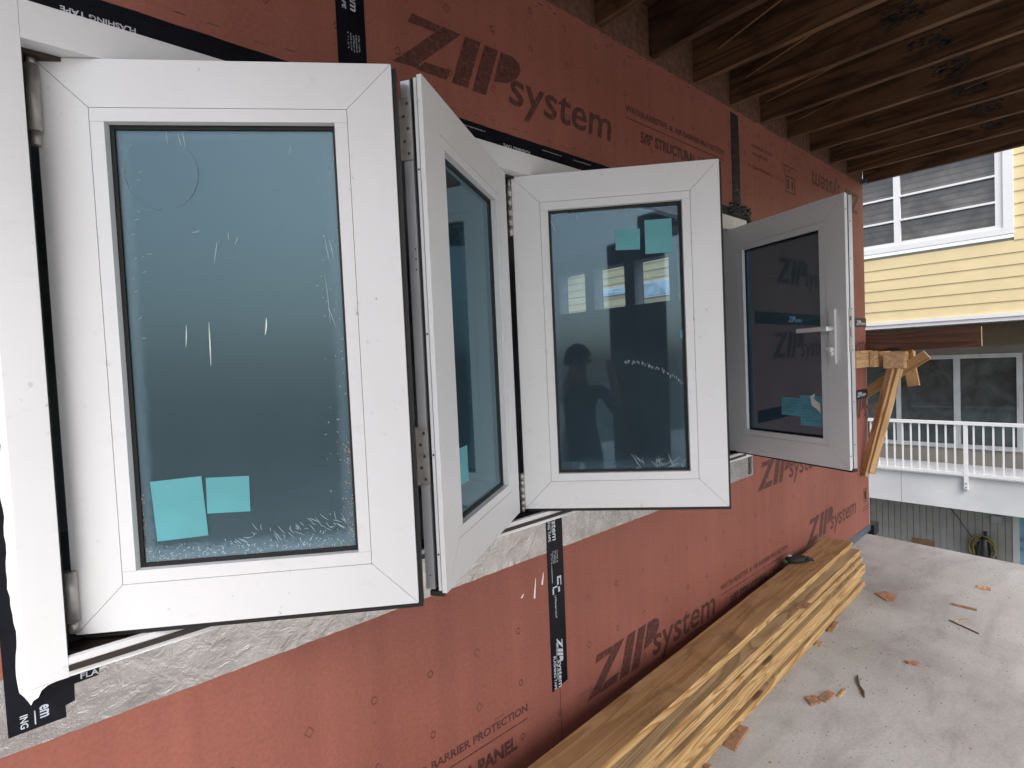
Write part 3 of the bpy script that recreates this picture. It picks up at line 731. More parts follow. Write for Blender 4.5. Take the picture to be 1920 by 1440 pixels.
# ---- first panel
P = dict(s1=((.058, .053), (.679, -.385)), s2=((.757, -.392), (1.377, .010)), s3=((1.424, .029), (1.921, -.544)), s4=((3.062, .020), (2.817, -.678)))
t1, W1 = sash(*P['s1'], 'nearest white folding panel, dusty blue glass with debris along its lower edge', MAT['glass1'], 1)
sticker(t1, 'sticker', 0.168, 0.280, 1.297, 1.437, MAT['teal'], y=0.0215 + 0.003, tilt=-0.05)
sticker(t1, 'sticker', 0.285, 0.381, 1.350, 1.434, MAT['teal'], y=0.0215 + 0.003, tilt=0.02)
def barrel(t, x, y, zlo, zhi, r, pin_top, pin_bot, knuckles=1, name='hinge', parts=None):
    bm = bmesh.new()
    if knuckles == 1: cyl(bm, (x, y, zlo), (x, y, zhi), r)
    else:
        h = (zhi - zlo) / knuckles
        for k in range(knuckles): cyl(bm, (x, y, zlo + k * h + 0.0008), (x, y, zlo + (k + 1) * h - 0.0008), r)
        cyl(bm, (x, y, zlo), (x, y, zhi), r * .8)
    if pin_top: cyl(bm, (x, y, zhi), (x, y, zhi + pin_top), r * 0.62)
    if pin_bot: cyl(bm, (x, y, zlo - pin_bot), (x, y, zlo), r * 0.70)
    return obj(name, bm, MAT['steel'], t, bevel=0.0)
barrel(t1, 0.004, -0.012, 2.212 - SZ0, 2.352 - SZ0, 0.0135, 0.018, 0.030)
barrel(t1, 0.004, -0.012, 1.140 - SZ0, 1.252 - SZ0, 0.0135, 0.0, 0.024)
# debris, scratch marks and painted light reflections on the glass
def glass_strokes(t, W, items, y=0.0252, mat='scratch', name='scratch'):
    bm = bmesh.new()
    for (u, z, L, an, wd) in items:
        n = 5; cu = random.uniform(-.5, .5) * min(1.0, 0.012 / L)
        P_ = [(u + L * (k / n) * math.cos(an + cu * k / n), z + L * (k / n) * math.sin(an + cu * k / n)) for k in range(n + 1)]
        for k in range(n):
            (a0, b0), (a1, b1) = P_[k], P_[k + 1]; dx, dy = a1 - a0, b1 - b0; l = math.hypot(dx, dy) or 1
            w0 = wd * (0.3 + math.sin(math.pi * k / n)); w1 = wd * (0.3 + math.sin(math.pi * (k + 1) / n))
            nx, nz = -dy / l, dx / l
            bm.faces.new([bm.verts.new((a_, y, c_ - SZ0)) for a_, c_ in ((a0 - nx * w0, b0 - nz * w0), (a1 - nx * w1, b1 - nz * w1), (a1 + nx * w1, b1 + nz * w1), (a0 + nx * w0, b0 + nz * w0))])
    return obj(name, bm, MAT[mat], t)
it = []
for i in range(46):
    f = random.random(); u = 0.33 + 0.27 * f; it.append((u, 1.285 + 0.02 * f + random.uniform(-.008, .012), random.uniform(.008, .028), random.uniform(-.9, -.1) if random.random() < .6 else random.uniform(1.8, 2.6), .00035))
for i in range(120): it.append((random.uniform(.15, .60), 1.252 + abs(random.gauss(0, .016)), random.uniform(.002, .009), random.uniform(0, 6.3), .0005))
for u, z, L, an in ((.345, 1.98, .05, 4.5), (.37, 2.0, .02, 4.6), (.39, 1.99, .02, 4.5), (.29, 2.0, .02, 0.1), (.585, 1.985, .06, 4.8), (.595, 1.98, .05, 4.9), (.58, 1.90, .12, 4.8), (.585, 1.82, .05, 5.0), (.25, 2.23, .03, 4.8), (.275, 2.225, .03, 4.8), (.285, 2.23, .04, 4.8), (.52, 2.2, .03, 4.7)):
    it.append((u, z, L, an, .0005))
for i in range(14): it.append((random.uniform(.15, .20), random.uniform(1.7, 2.2), random.uniform(.004, .012), random.uniform(-.4, .6), .0003))
for i in range(50): it.append((random.uniform(.56, .62), random.uniform(1.3, 2.0), random.uniform(.002, .006), random.uniform(0, 6), .0004))
glass_strokes(t1, W1, it)
glass_strokes(t1, W1, [(.265, 1.79, .05, 4.72, .0009), (.315, 1.795, .10, 4.70, .0011), (.442, 1.80, .04, 4.72, .0015)], mat='streak', name='reflection_streak')  # pale upright strokes standing in for light reflected in the pane
bm = bmesh.new(); rg = random.Random(8)
for (a0_, a1_) in ((-0.9, 0.75), (2.9, 4.6), (5.0, 5.6)):
    q = a0_
    while q < a1_:
        w_ = rg.uniform(.0004, .0011); r_ = 0.082 + rg.uniform(-.0008, .0008)
        if rg.random() > .18:
            bm.faces.new([bm.verts.new((0.235 + math.cos(k_) * rr * .95, 0.0251, 2.135 - SZ0 + math.sin(k_) * rr)) for k_, rr in ((q, r_ - w_), (q + .055, r_ - w_), (q + .055, r_ + w_), (q, r_ + w_))])
        q += .05
obj('smudge_ring', bm, MAT['ringmark'], t1)
bm = bmesh.new()
random.seed(3)
for i in range(420):
    side = random.random()
    if side < 0.62: u = random.uniform(.138, .615); z = 1.236 + abs(random.gauss(0, .010))
    elif side < 0.8: u = 0.139 + abs(random.gauss(0, .006)); z = random.uniform(1.24, 1.42)
    else: u = 0.615 - abs(random.gauss(0, .008)); z = random.uniform(1.24, 1.5)
    r = random.uniform(.0005, .0022)
    bm.faces.new([bm.verts.new((u + math.cos(k * 1.256 + i) * r * random.uniform(.5, 1.2), 0.0250, z - SZ0 + math.sin(k * 1.256 + i) * r * random.uniform(.5, 1.2))) for k in range(5)])
obj('grit', bm, simple('tan_grit', (0.42, 0.30, 0.17), 0.9, var=0.6, vs=200), t1)

# ---- second panel
t2, W2 = sash(*P['s2'], 'second white folding panel from the left, seen edge on with steel hinge plates', MAT['glass2'], 2)
sticker(t2, 'sticker', 0.150, 0.262, 1.330, 1.435, MAT['teal'], y=0.0245)
for zlo, zhi in ((2.175, 2.325), (1.375, 1.520)):
    bm = B((-0.0005, 0.0055, 0.0300, 0.0600, zlo - SZ0, zhi - SZ0)); 
    hp = obj('hinge', bm, MAT['steel'], t2, bevel=0.0008)
    bm = bmesh.new()
    for k in range(5):
        z = zlo + 0.015 + k * (zhi - zlo - 0.03) / 4 - SZ0; y = 0.045 + (0.006 if k % 2 else -0.004)
        cyl(bm, (-0.0006, y, z), (-0.0016, y, z), 0.0042, 0.0034, 12)
    obj('screw', bm, MAT['screw'], hp)
    bm = bmesh.new()
    h = (zhi - zlo) / 4
    for k in range(4): cyl(bm, (-0.010, 0.0655, zlo - SZ0 + k * h + .0008), (-0.010, 0.0655, zlo - SZ0 + (k + 1) * h - .0008), 0.0075)
    box(bm, -0.010, 0.004, 0.0605, 0.0625, zlo - SZ0, zhi - SZ0)
    obj('knuckle', bm, MAT['steel'], hp)
dots(t2, [(0.040, z) for z in (1.96, 1.935, 1.91)] + [(0.045, 1.145)], xp=0.0055)
dots(t2, [(0.019, z) for z in (2.15, 1.75, 1.45, 1.2)], xp=0.0036, r=0.0028)
bm = B((0.006, 0.035, 0.0235, 0.0315, SH - 0.009, SH - 0.003)); obj('end_cap', bm, MAT['gasket'], t2)

# ---- third panel
t3, W3 = sash(*P['s3'], 'third white folding panel, wide blue glass mirroring the photographer', MAT['glass3'], 3)
sticker(t3, 'sticker', 0.383, 0.473, 2.075, 2.152, MAT['teal'], y=0.0245, tilt=0.03)
sticker(t3, 'sticker', 0.491, 0.590, 2.055, 2.180, MAT['teal'], y=0.0245)
sticker(t3, 'sticker', 0.606, 0.625, 1.735, 1.765, MAT['teal'], y=0.0245)
for zlo, zhi in ((2.150, 2.335), (1.115, 1.245)):
    barrel(t3, -0.009, -0.007, zlo - SZ0, zhi - SZ0, 0.0105, 0.03 if zhi > 2 else 0, 0.02 if zhi < 2 else 0, knuckles=5)
random.seed(11)
it = []
for i in range(34):
    f = i / 33; it.append((.40 + .22 * f + random.uniform(-.003, .003), 1.66 - .10 * f * f + random.uniform(-.004, .004), random.uniform(.006, .018), random.uniform(4.6, 5.2), .0006))
for u, z, L, an in ((.49, 1.985, .03, 5.0), (.50, 1.975, .05, 5.1), (.555, 1.965, .025, 4.8), (.15, 2.225, .06, .05), (.17, 2.22, .03, 4.7), (.22, 2.23, .07, .1), (.24, 2.22, .02, 4.7), (.14, 2.21, .05, 5.2)):
    it.append((u, z, L, an, .0006))
for i in range(26): it.append((random.uniform(.42, .62), 1.245 + abs(random.gauss(0, .012)), random.uniform(.01, .05), random.uniform(.0, .6) if i % 2 else random.uniform(1.6, 2.4), .0004))
glass_strokes(t3, W3, it)
bm = bmesh.new()      # pale paper strips at the foot of the pane
for u0, u1 in ((.165, .225), (.285, .36)):
    add_text(bm, 'ES' if u0 < .2 else 'S EN', (u0 + .02, 0.0249, 1.262 - SZ0), (1, 0, 0), (0, 0, 1), .022 if u0 < .2 else .05, .016, 0.01, 0, (0, -1, 0), 0)
obj('label_print', bm, MAT['labelink'], t3)

# ---- fourth panel
t4, W4 = sash(*P['s4'], 'far folding panel in grey shade with a white lever handle', MAT['glass4'], 4)
bm = B((0.659, 0.687, -0.012, 0, 1.600 - SZ0, 1.853 - SZ0)); hd = obj('handle', bm, MAT['white'], t4, bevel=0.003)
bm = bmesh.new(); cyl(bm, (0.673, -0.012, 1.763 - SZ0), (0.673, -0.055, 1.763 - SZ0), 0.011); box(bm, 0.525, 0.686, -0.066, -0.052, 1.753 - SZ0, 1.773 - SZ0)
obj('lever', bm, MAT['white'], hd, bevel=0.002)
bm = bmesh.new(); cyl(bm, (0.672, -0.012, 1.668 - SZ0), (0.672, -0.036, 1.668 - SZ0), 0.011); cyl(bm, (0.672, -0.012, 1.648 - SZ0), (0.672, -0.030, 1.648 - SZ0), 0.010)
obj('key_cylinder', bm, MAT['white'], hd)
# edge lock plates (free end is at u = W)
bm = B((W4 - 0.0035, W4 + 0.0015, 0.0140, 0.0310, 1.65 - SZ0, 1.85 - SZ0)); lk = obj('lock_plate', bm, MAT['steel'], t4, bevel=0.0006)
bm = B((W4 + 0.0017, W4 + 0.0030, 0.0165, 0.0275, 1.795 - SZ0, 1.815 - SZ0), (W4 + 0.0017, W4 + 0.0026, 0.0190, 0.0240, 1.72 - SZ0, 1.765 - SZ0)); obj('latch', bm, MAT['screw'], lk)
bm = bmesh.new()
for z in (2.25, 2.08, 1.85, 1.66, 1.42, 1.22): cyl(bm, (W4 - 0.0055, 0.043, z - SZ0), (W4 - 0.0045, 0.043, z - SZ0), 0.003, seg=8)
for z in (2.30, 1.17): cyl(bm, (W4 + 0.0001, 0.007, z - SZ0), (W4 + 0.0012, 0.007, z - SZ0), 0.003, seg=8)
obj('screw', bm, MAT['screw'], t4)
s4a = sticker(t4, 'label', 0.350, 0.463, 1.335, 1.428, MAT['label'], y=0.0245, tilt=0.03)
s4b = sticker(t4, 'label', 0.4635, 0.585, 1.290, 1.442, MAT['label'], y=0.0240)
for s_, w_, h_, lines in ((s4a, .113, .093, 5), (s4b, .12, .15, 8)):
    bm = bmesh.new()
    for k in range(lines):
        greek(bm, (-w_ * .40 + (0.035 if k < 2 else 0), 0, h_ * .33 - k * (h_ * .78 / lines)), (1, 0, 0), (0, 0, 1), w_ * (0.45 if k < 2 else random.uniform(.55, .8)), 0.0075, lift=0.0006, seed=k + lines)
    obj('label_print', bm, MAT['labelink'], s_)
bm = bmesh.new(); prism(bm, [(0.522, 0.335), (0.548, 0.348), (0.543, 0.322), (0.575, 0.300), (0.578, 0.255), (0.555, 0.275), (0.530, 0.290)], lambda x, z: (x, 0.0225, z), lambda x, z: (x, 0.0235, z))
obj('torn_paper', bm, MAT['paper'], t4)

# ================================================================== PORCH ROOF
roof = thing('porch_roof', 'open timber porch roof with brown rafters above the red wall', 'roof', (0, 0, 3.11))
RY = -3.7
RAFT_X = [5.586 - 0.4063 * k for k in range(1, 16)]
rafter0 = None
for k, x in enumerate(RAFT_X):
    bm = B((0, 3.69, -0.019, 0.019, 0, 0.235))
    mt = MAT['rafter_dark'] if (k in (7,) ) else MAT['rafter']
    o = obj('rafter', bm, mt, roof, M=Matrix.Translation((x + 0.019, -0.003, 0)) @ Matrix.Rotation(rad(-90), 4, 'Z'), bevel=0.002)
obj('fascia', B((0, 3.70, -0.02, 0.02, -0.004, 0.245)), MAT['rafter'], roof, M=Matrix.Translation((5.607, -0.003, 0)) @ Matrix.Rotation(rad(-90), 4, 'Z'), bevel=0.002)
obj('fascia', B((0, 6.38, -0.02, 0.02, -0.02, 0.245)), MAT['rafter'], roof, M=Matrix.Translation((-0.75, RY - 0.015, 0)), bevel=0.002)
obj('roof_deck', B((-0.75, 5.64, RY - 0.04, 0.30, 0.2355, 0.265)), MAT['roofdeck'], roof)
for (xa, ya), (xb, yb) in (((3.03, -.15), (2.73, -.95)), ((2.64, -.19), (2.45, -.70)), ((3.42, -.10), (3.27, -.62)), ((3.85, -.10), (3.67, -.62)), ((4.65, -.08), (4.45, -.62)), ((4.24, -.9), (4.05, -1.5))):
    L_ = math.hypot(xb - xa, yb - ya); an = math.atan2(yb - ya, xb - xa)
    obj('brace', B((0, L_, -0.006, 0.006, 0, 0.016)), MAT['rafter'], roof, M=Matrix.Translation((xa, ya, 0.055)) @ Matrix.Rotation(an, 4, 'Z'))
bm = bmesh.new()
random.seed(5)
for k, x in enumerate(RAFT_X[:8]):
    for y in (-0.95 + 0.02 * k,):
        for q in range(90):
            yy_ = y + random.uniform(-.09, .09); z = random.uniform(.05, .14)
            box(bm, x - 0.0012, x - 0.0002, yy_, yy_ + random.uniform(.006, .024), z, z + random.uniform(.003, .008))
obj('ink_stamp', bm, MAT['stamp'], roof)
bm = bmesh.new(); box(bm, 5.565, 5.63, -0.035, -0.004, -0.012, 0.03); obj('flashing_cap', bm, MAT['flash'], roof)
# corner post and beam of the porch, behind the photographer
post = thing('porch_post', 'dark square porch post behind the photographer, seen only as a reflection', 'post', (-0.90, -3.12, 0))
obj('shaft', B((-0.21, 0.21, -0.21, 0.21, 0.0, 2.88)), MAT['post'], post, bevel=0.008)
obj('base', B((-0.22, 0.22, -0.22, 0.22, 0.0, 0.09)), MAT['post'], post, bevel=0.008)
obj('header', B((-0.75, 5.60, -3.25, -3.0, -0.23, -0.003)), MAT['post'], roof)

# ================================================================== LUMBER STACK
random.seed(21)
LA = math.atan2(0.0359, 1.0)
labels = ['widest face up board, top of the lumber stack, brown stained and holding the glove',
          'board second from the top of the lumber stack, weathered grey strip showing',
          'third board down in the lumber stack', 'fourth board down in the lumber stack',
          'fifth board down in the lumber stack', 'sixth board down in the lumber stack',
          'seventh board down, with dark knots on its edge', 'bottom board of the lumber stack, lying on the concrete']
T = 0.0381; TH = 0.0349; WD = 0.184
offs = [(-0.242, 4.30, 0.0359), (-0.300, 4.27, 0.0350), (-0.316, 4.24, 0.030), (-0.341, 4.22, 0.0285), (-0.329, 4.26, 0.0275), (-0.322, 4.20, 0.0270), (-0.338, 4.21, 0.0268), (-0.318, 4.19, 0.0265)]
for k, (yr, xe, sl) in enumerate(offs):
    ztop = 0.305 - k * T; Lb = 3.66; an = math.atan(sl)
    # local x runs from the far end back towards the camera's left; origin at far right-hand top corner
    t = thing('lumber_board', labels[k], 'lumber', (xe, yr, ztop - T), an + math.pi, 'stacked boards')
    bm = bmesh.new()
    n = 24; c = 0.003
    rowsb = []
    ph = random.uniform(0, 6); amp = random.uniform(0.0005, 0.002)
    for i in range(n + 1):
        xx = Lb * i / n; dz = 0; dyy = amp * math.sin(ph + i * 0.5)
        y0, y1_ = 0.0 + dyy, -WD + dyy   # local y is flipped: board extends towards the wall
        rowsb.append([bm.verts.new((xx, y, z)) for y, z in ((y0, c), (y0, TH - c), (y0 - c, TH), (y1_ + c, TH), (y1_, TH - c), (y1_, c), (y1_ + c, .0), (y0 - c, .0))])
    faces_edge = []
    for A, Bq in zip(rowsb, rowsb[1:]):
        for q in range(8):
            f = bm.faces.new((A[q], A[(q + 1) % 8], Bq[(q + 1) % 8], Bq[q])); f.material_index = 1 if q in (7, 0, 1) else 0
    f = bm.faces.new(rowsb[0]); f.material_index = 2; f = bm.faces.new(list(reversed(rowsb[-1]))); f.material_index = 2
    obj('plank', bm, [MAT['pine_top'] if k == 0 else MAT['pine_grey'], MAT['pine_edge'], MAT['endgrain']], t)

def poly_chip(name, label, cat, pts, z0, th, mat, group=None):
    cx = sum(p_[0] for p_ in pts) / len(pts); cy = sum(p_[1] for p_ in pts) / len(pts)
    bm = bmesh.new(); prism(bm, [(p_[0] - cx, p_[1] - cy) for p_ in pts], lambda x, y: (x, y, th), lambda x, y: (x, y, 0))
    o = obj(name, bm, mat, bevel=min(0.0012, th * .3)); o.location = (cx, cy, z0 + 0.0005); return tag(o, label, cat, group)
# ---- glove lying on the stack
gv = thing('work_glove', 'black work glove lying on the top board against the red wall', 'glove', (3.66, -0.115, 0.306), rad(-35))
bm = bmesh.new()
def blob(bm, pts, radii, flat=0.5, seg=12):
    base = len(bm.verts); tube(bm, pts, 0, seg, radii); bm.verts.ensure_lookup_table()
    for v in bm.verts[base:]: v.co.z = v.co.z * flat
blob(bm, [(-0.075, 0, .030), (-0.06, 0, .032), (-0.02, 0.0, .034), (0.02, 0.0, .034), (0.045, 0, .03)], [0.020, .036, .042, .040, .026], .55)
for dy, l in ((-0.028, .055), (-0.010, .065), (0.009, .062), (0.026, .048)):
    blob(bm, [(0.03, dy, .022), (0.05, dy * 1.1, .026), (0.03 + l * .8, dy * 1.25, .022), (0.03 + l, dy * 1.3, .015)], [0.010, .0115, .010, .005], .8, 8)
blob(bm, [(-0.03, 0.03, .022), (-0.005, 0.052, .022), (0.025, 0.060, .018)], [0.012, .012, .006], .8, 8)
g_ = obj('glove_body', bm, MAT['glove'], gv)
bm = bmesh.new(); blob(bm, [(-0.082, 0.014, .012), (-0.074, 0.014, .012)], [.016, .018], .5); obj('cuff', bm, MAT['green'], gv)
bm = bmesh.new(); blob(bm, [(-0.066, 0.012, .062), (-0.05, 0.012, .066), (-0.036, 0.012, .06)], [.008, .014, .008], .62, 8); obj('lining', bm, MAT['greyfab'], gv)

# ---- scraps
G = 'wood scraps on the concrete floor'
poly_chip('wood_scrap', 'thin pinkish wood scrap lying across the stacked boards', 'wood scrap', [(3.063, -.318), (3.167, -.320), (3.170, -.366), (3.088, -.373)], 0.268, 0.004, MAT['chip'])
poly_chip('wood_scrap', 'flat five-sided reddish wood scrap on the floor near the stack end', 'wood scrap', [(4.212, -.394), (4.286, -.437), (4.258, -.508), (4.156, -.516), (4.134, -.48)], 0, 0.008, MAT['chip'], G)
poly_chip('wood_scrap', 'pale wood scrap farthest from the camera near the slab edge', 'wood scrap', [(4.796, -.848), (4.801, -.919), (4.748, -.926), (4.741, -.853)], 0, 0.006, MAT['pine_frame'], G)
poly_chip('wood_stick', 'straight light brown stick, upper of the two lying at the right', 'stick', [(4.354, -.782), (4.347, -.909), (4.330, -.908), (4.334, -.785)], 0, 0.010, MAT['chip'], G)
poly_chip('wood_stick', 'longest thin dark stick lying diagonally at the right', 'stick', [(4.080, -.815), (3.995, -.963), (3.985, -.965), (4.070, -.818)], 0, 0.006, MAT['bark'], G)
poly_chip('wood_stick', 'tiny pale sliver touching the longest dark stick', 'stick', [(4.091, -.835), (4.162, -.887), (4.158, -.892), (4.086, -.842)], 0, 0.004, MAT['pine_frame'], G)
poly_chip('wood_scrap', 'split brown splinter alone in the middle of the floor', 'wood scrap', [(3.381, -.747), (3.415, -.792), (3.400, -.812), (3.376, -.800), (3.368, -.765)], 0, 0.010, MAT['chip'], G)
poly_chip('wood_scrap', 'curled brown chip, left of the pair of flat chips', 'wood scrap', [(2.704, -.496), (2.755, -.525), (2.711, -.562), (2.665, -.537)], 0, 0.010, MAT['chip'], G)
poly_chip('wood_scrap', 'square brown chip, right of the pair of flat chips', 'wood scrap', [(2.740, -.545), (2.833, -.555), (2.826, -.590), (2.735, -.580)], 0.002, 0.009, MAT['chip'], G)
poly_chip('wood_scrap', 'slim pale chip beside the square brown chip', 'wood scrap', [(2.822, -.600), (2.911, -.603), (2.896, -.613), (2.824, -.610)], 0, 0.008, MAT['pine_frame'], G)
poly_chip('wood_scrap', 'thick dark offcut tucked against the foot of the stack', 'wood scrap', [(2.133, -.380), (2.287, -.366), (2.295, -.413), (2.132, -.429)], 0, 0.018, MAT['chip'], G)
poly_chip('wood_scrap', 'narrow offcut with white end leaning by the stack', 'wood scrap', [(3.454, -.350), (3.604, -.341), (3.606, -.364), (3.461, -.375)], 0, 0.012, MAT['chip'], G)
poly_chip('wood_scrap', 'small crumbled pale chip at the foot of the stack', 'wood scrap', [(3.242, -.352), (3.301, -.354), (3.302, -.382), (3.270, -.372), (3.248, -.380)], 0, 0.006, MAT['pine_frame'], G)
poly_chip('wood_scrap', 'pale chip by the stack at the bottom of the picture', 'wood scrap', [(1.955, -.374), (1.974, -.381), (1.985, -.405), (1.950, -.402)], 0, 0.012, MAT['chip'], G)
bm = bmesh.new(); tube(bm, [(3.076, -.613, .005), (3.03, -.628, .007), (2.985, -.646, .006), (2.94, -.676, .007), (2.896, -.692, .005)], .005, 7, [.003, .006, .0045, .006, .003])
tag(obj('bark_strip', bm, MAT['bark']), 'crooked dark twig of bark lying on the concrete', 'twig', G)
bm = bmesh.new(); random.seed(9)
for i in range(330):
    x = random.uniform(2.0, 5.0); y = -0.36 - abs(random.gauss(0, .35)) if random.random() < .7 else random.uniform(-1.6, -.4)
    r = random.uniform(.001, .0042); an = random.uniform(0, 6.3); e_ = random.uniform(.25, 1)
    ps = [(x + math.cos(an + q) * r * (1 if k % 2 else e_), y + math.sin(an + q) * r * (1 if k % 2 else e_)) for k, q in enumerate((0, 1.2, 2.8, 4.2, 5.3))]
    prism(bm, ps, lambda a_, b_: (a_, b_, .0026), lambda a_, b_: (a_, b_, .0004))
tag(obj('sawdust', bm, MAT['chip']), 'loose sawdust and tiny wood crumbs scattered over the concrete', 'sawdust', kind='stuff')

# ================================================================== BRACKET AT THE FAR CORNER
br = thing('wooden_bracket', 'rough timber bracket of beam, blocks and braces nailed to the far wall corner', 'bracket', (5.5, 0, 1.6))
O = Vector((5.5, 0, 1.6))
def stick(name, p0, p1, w_, h_, mat, parent, roll=0.0, ends=None):
    p0, p1 = Vector(p0) - O, Vector(p1) - O; ax = (p1 - p0); L_ = ax.length; ax.normalize()
    upv = Vector((0, 0, 1)) if abs(ax.z) < 0.95 else Vector((0, -1, 0))
    yv = upv.cross(ax).normalized(); zv = ax.cross(yv)
    R_ = Matrix((ax, yv, zv)).transposed().to_4x4(); R_.translation = p0
    bm = B((0, L_, -w_ / 2, w_ / 2, -h_ / 2, h_ / 2))
    for f in bm.faces:
        if abs(f.normal.x) > .9: f.material_index = 1
    bm.normal_update()
    for f in bm.faces:
        if abs(f.normal.x) > .9: f.material_index = 1
    return obj(name, bm, [mat, ends or MAT['endgrain']], parent, M=R_ @ Matrix.Rotation(roll, 4, 'X'), bevel=0.002)
stick('beam', (5.640, 0.25, 1.704), (5.640, -0.780, 1.716), 0.038, 0.158, MAT['redwood'], br)
stick('ledger', (5.17, -0.024, 1.570), (5.80, -0.024, 1.570), 0.038, 0.146, MAT['pine_frame'], br)
stick('block', (5.60, -0.200, 1.548), (6.00, -0.200, 1.548), 0.150, 0.140, MAT['pine_frame'], br)
stick('block', (5.50, -0.066, 1.565), (6.0, -0.066, 1.565), 0.038, 0.14, MAT['pine_frame'], br)
stick('kicker', (5.64, -0.175, 1.478), (5.36, -0.026, 0.56), 0.060, 0.042, MAT['pine_frame'], br)
stick('kicker', (5.66, -0.225, 1.478), (5.38, -0.070, 0.59), 0.040, 0.060, MAT['pine_frame'], br)
stick('brace', (5.72, -0.415, 1.585), (5.72, 0.12, 1.20), 0.038, 0.085, MAT['pine_frame'], br)
stick('hanger', (5.78, -0.255, 1.660), (5.78, -0.305, 1.315), 0.036, 0.085, MAT['pine_frame'], br)

# ================================================================== NEIGHBOUR HOUSE
nb = thing('neighbor_house', 'yellow lap sided house next door with white trim over a recessed porch', 'house', (11, 0, 0))
def nbx(name, boxes, mat, parent=nb, bevel=0.0):
    return obj(name, B(*[(q[0] - 11, q[1] - 11, q[2], q[3], q[4], q[5]) for q in boxes]), mat, parent, bevel=bevel)
# lap siding courses above z = 2.07, gable end towards +y
bm = bmesh.new()
def roofz(y): return min(7.2, 3.62 + (8.95 - y) * 0.62)
WY0, WY1, WZ0_, WZ1_ = -0.46, 3.6, 3.25, 4.62      # window incl. casing
z = 2.09; ex = 0.177
def course(y0, y1, z):
    if y1 - y0 < 0.02: return
    A = [bm.verts.new(q) for q in ((-0.014, y0, z), (-0.014, y1, z), (-0.003, y1, z + ex), (-0.003, y0, z + ex), (0.02, y0, z + ex), (0.02, y1, z + ex), (0.02, y1, z), (0.02, y0, z))]
    for q in ((0, 1, 2, 3), (7, 6, 1, 0), (3, 2, 5, 4), (0, 3, 4, 7), (1, 6, 5, 2)): bm.faces.new([A[i] for i in q])
while z < 7.0:
    ymax = 8.95
    while roofz(ymax) < z + ex and ymax > -9: ymax -= 0.05
    if z + ex > WZ0_ and z < WZ1_: course(-9, WY0, z); course(WY1, ymax, z)
    else: course(-9, ymax, z)
    z += ex
obj('siding', bm, MAT['yellow'], nb)
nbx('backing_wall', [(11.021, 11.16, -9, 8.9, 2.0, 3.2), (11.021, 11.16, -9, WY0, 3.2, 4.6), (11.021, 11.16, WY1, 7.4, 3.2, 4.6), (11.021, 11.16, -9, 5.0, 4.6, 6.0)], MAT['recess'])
nbx('skirt_trim', [(10.955, 11.15, -9, 9.0, 2.035, 2.088), (10.975, 11.15, -9, 9.0, 1.975, 2.034)], MAT['whitetrim'], bevel=0.004)
bm = bmesh.new(); prism(bm, [(9.3, 3.42), (9.3, 3.62), (3.0, 7.55), (3.0, 7.33)], lambda y, z: (-0.35, y, z), lambda y, z: (0.3, y, z)); obj('roof', bm, MAT['whitetrim'], nb)
# awning window, three lights high
casing = nbx('window', [(10.955, 11.02, WY0, -0.345, 3.25, WZ1_), (10.955, 11.02, -0.345, WY1, 3.25, 3.345), (10.955, 11.02, -0.345, WY1, WZ1_ - .09, WZ1_)], MAT['whitetrim'], bevel=0.004)
nbx('window_frame', [(10.975, 11.03, -0.343, -0.255, 3.347, WZ1_ - .09), (10.975, 11.03, 0.93, 1.02, 3.40, WZ1_ - .09), (10.975, 11.03, -0.255, WY1, 3.347, 3.399), (10.980, 11.03, 2.3, 2.38, 3.40, WZ1_ - .09)], MAT['whitetrim'], casing, 0.004)
nbx('glazing_bar', [(10.970, 11.03, y0, y1, z0, z0 + 0.030) for y0, y1 in ((-0.255, 0.929), (1.021, 2.299), (2.381, WY1)) for z0 in (3.735, 4.125)], MAT['whitetrim'], casing, 0.003)
nbx('pane', [(11.035, 11.045, -0.30, WY1, 3.37, WZ1_ - .02)], MAT['louver_pane'], casing)
# small windows facing the interior openings
for (y0, y1, z0, z1) in ((6.45, 7.19, 3.24, 3.42), (4.95, 6.12, 3.06, 3.42)):
    f = nbx('window', [(10.955, 11.0, y0, y1, z0, z1)], MAT['whitetrim']); nbx('pane', [(10.948, 10.953, y0 + .05, y1 - .05, z0 + .04, z1 - .04)], m_pane('pale_pane', (0.40, 0.52, 0.55)), f)
# recessed porch
RX = 12.2
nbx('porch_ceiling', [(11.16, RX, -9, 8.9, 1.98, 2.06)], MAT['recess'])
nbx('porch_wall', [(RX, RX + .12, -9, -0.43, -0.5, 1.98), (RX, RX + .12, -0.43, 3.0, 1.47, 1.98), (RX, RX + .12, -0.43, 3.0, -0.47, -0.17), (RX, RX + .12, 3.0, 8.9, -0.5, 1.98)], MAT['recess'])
nbx('porch_beam', [(RX - .10, RX - .002, -9, 8, 1.62, 1.975)], simple('brown_porch_beam', (0.17, 0.14, 0.095), 0.7))
sl = nbx('sliding_door', [(RX - .04, RX + .05, -0.43, 3.0, 1.40, 1.47), (RX - .04, RX + .05, -0.43, 3.0, -0.17, -0.10), (RX - .04, RX + .05, -0.43, -0.36, -0.10, 1.40), (RX - .03, RX + .05, 0.37, 0.46, -0.10, 1.40), (RX - .03, RX + .05, 1.24, 1.31, -0.10, 1.40), (RX - .03, RX + .05, 2.1, 2.17, -0.10, 1.40)], MAT['greyframe'], bevel=0.004)
nbx('pane', [(RX + .01, RX + .02, -0.36, 0.369, -0.1, 1.4), (RX + .01, RX + .02, 0.461, 1.239, -0.1, 1.4), (RX + .01, RX + .02, 1.311, 2.099, -0.1, 1.4), (RX + .01, RX + .02, 2.171, 3.0, -0.1, 1.4)], MAT['dark_pane'], sl)
nbx('handle', [(RX - .06, RX - .041, -0.405, -0.385, 0.55, 0.80)], MAT['greyframe'], sl)
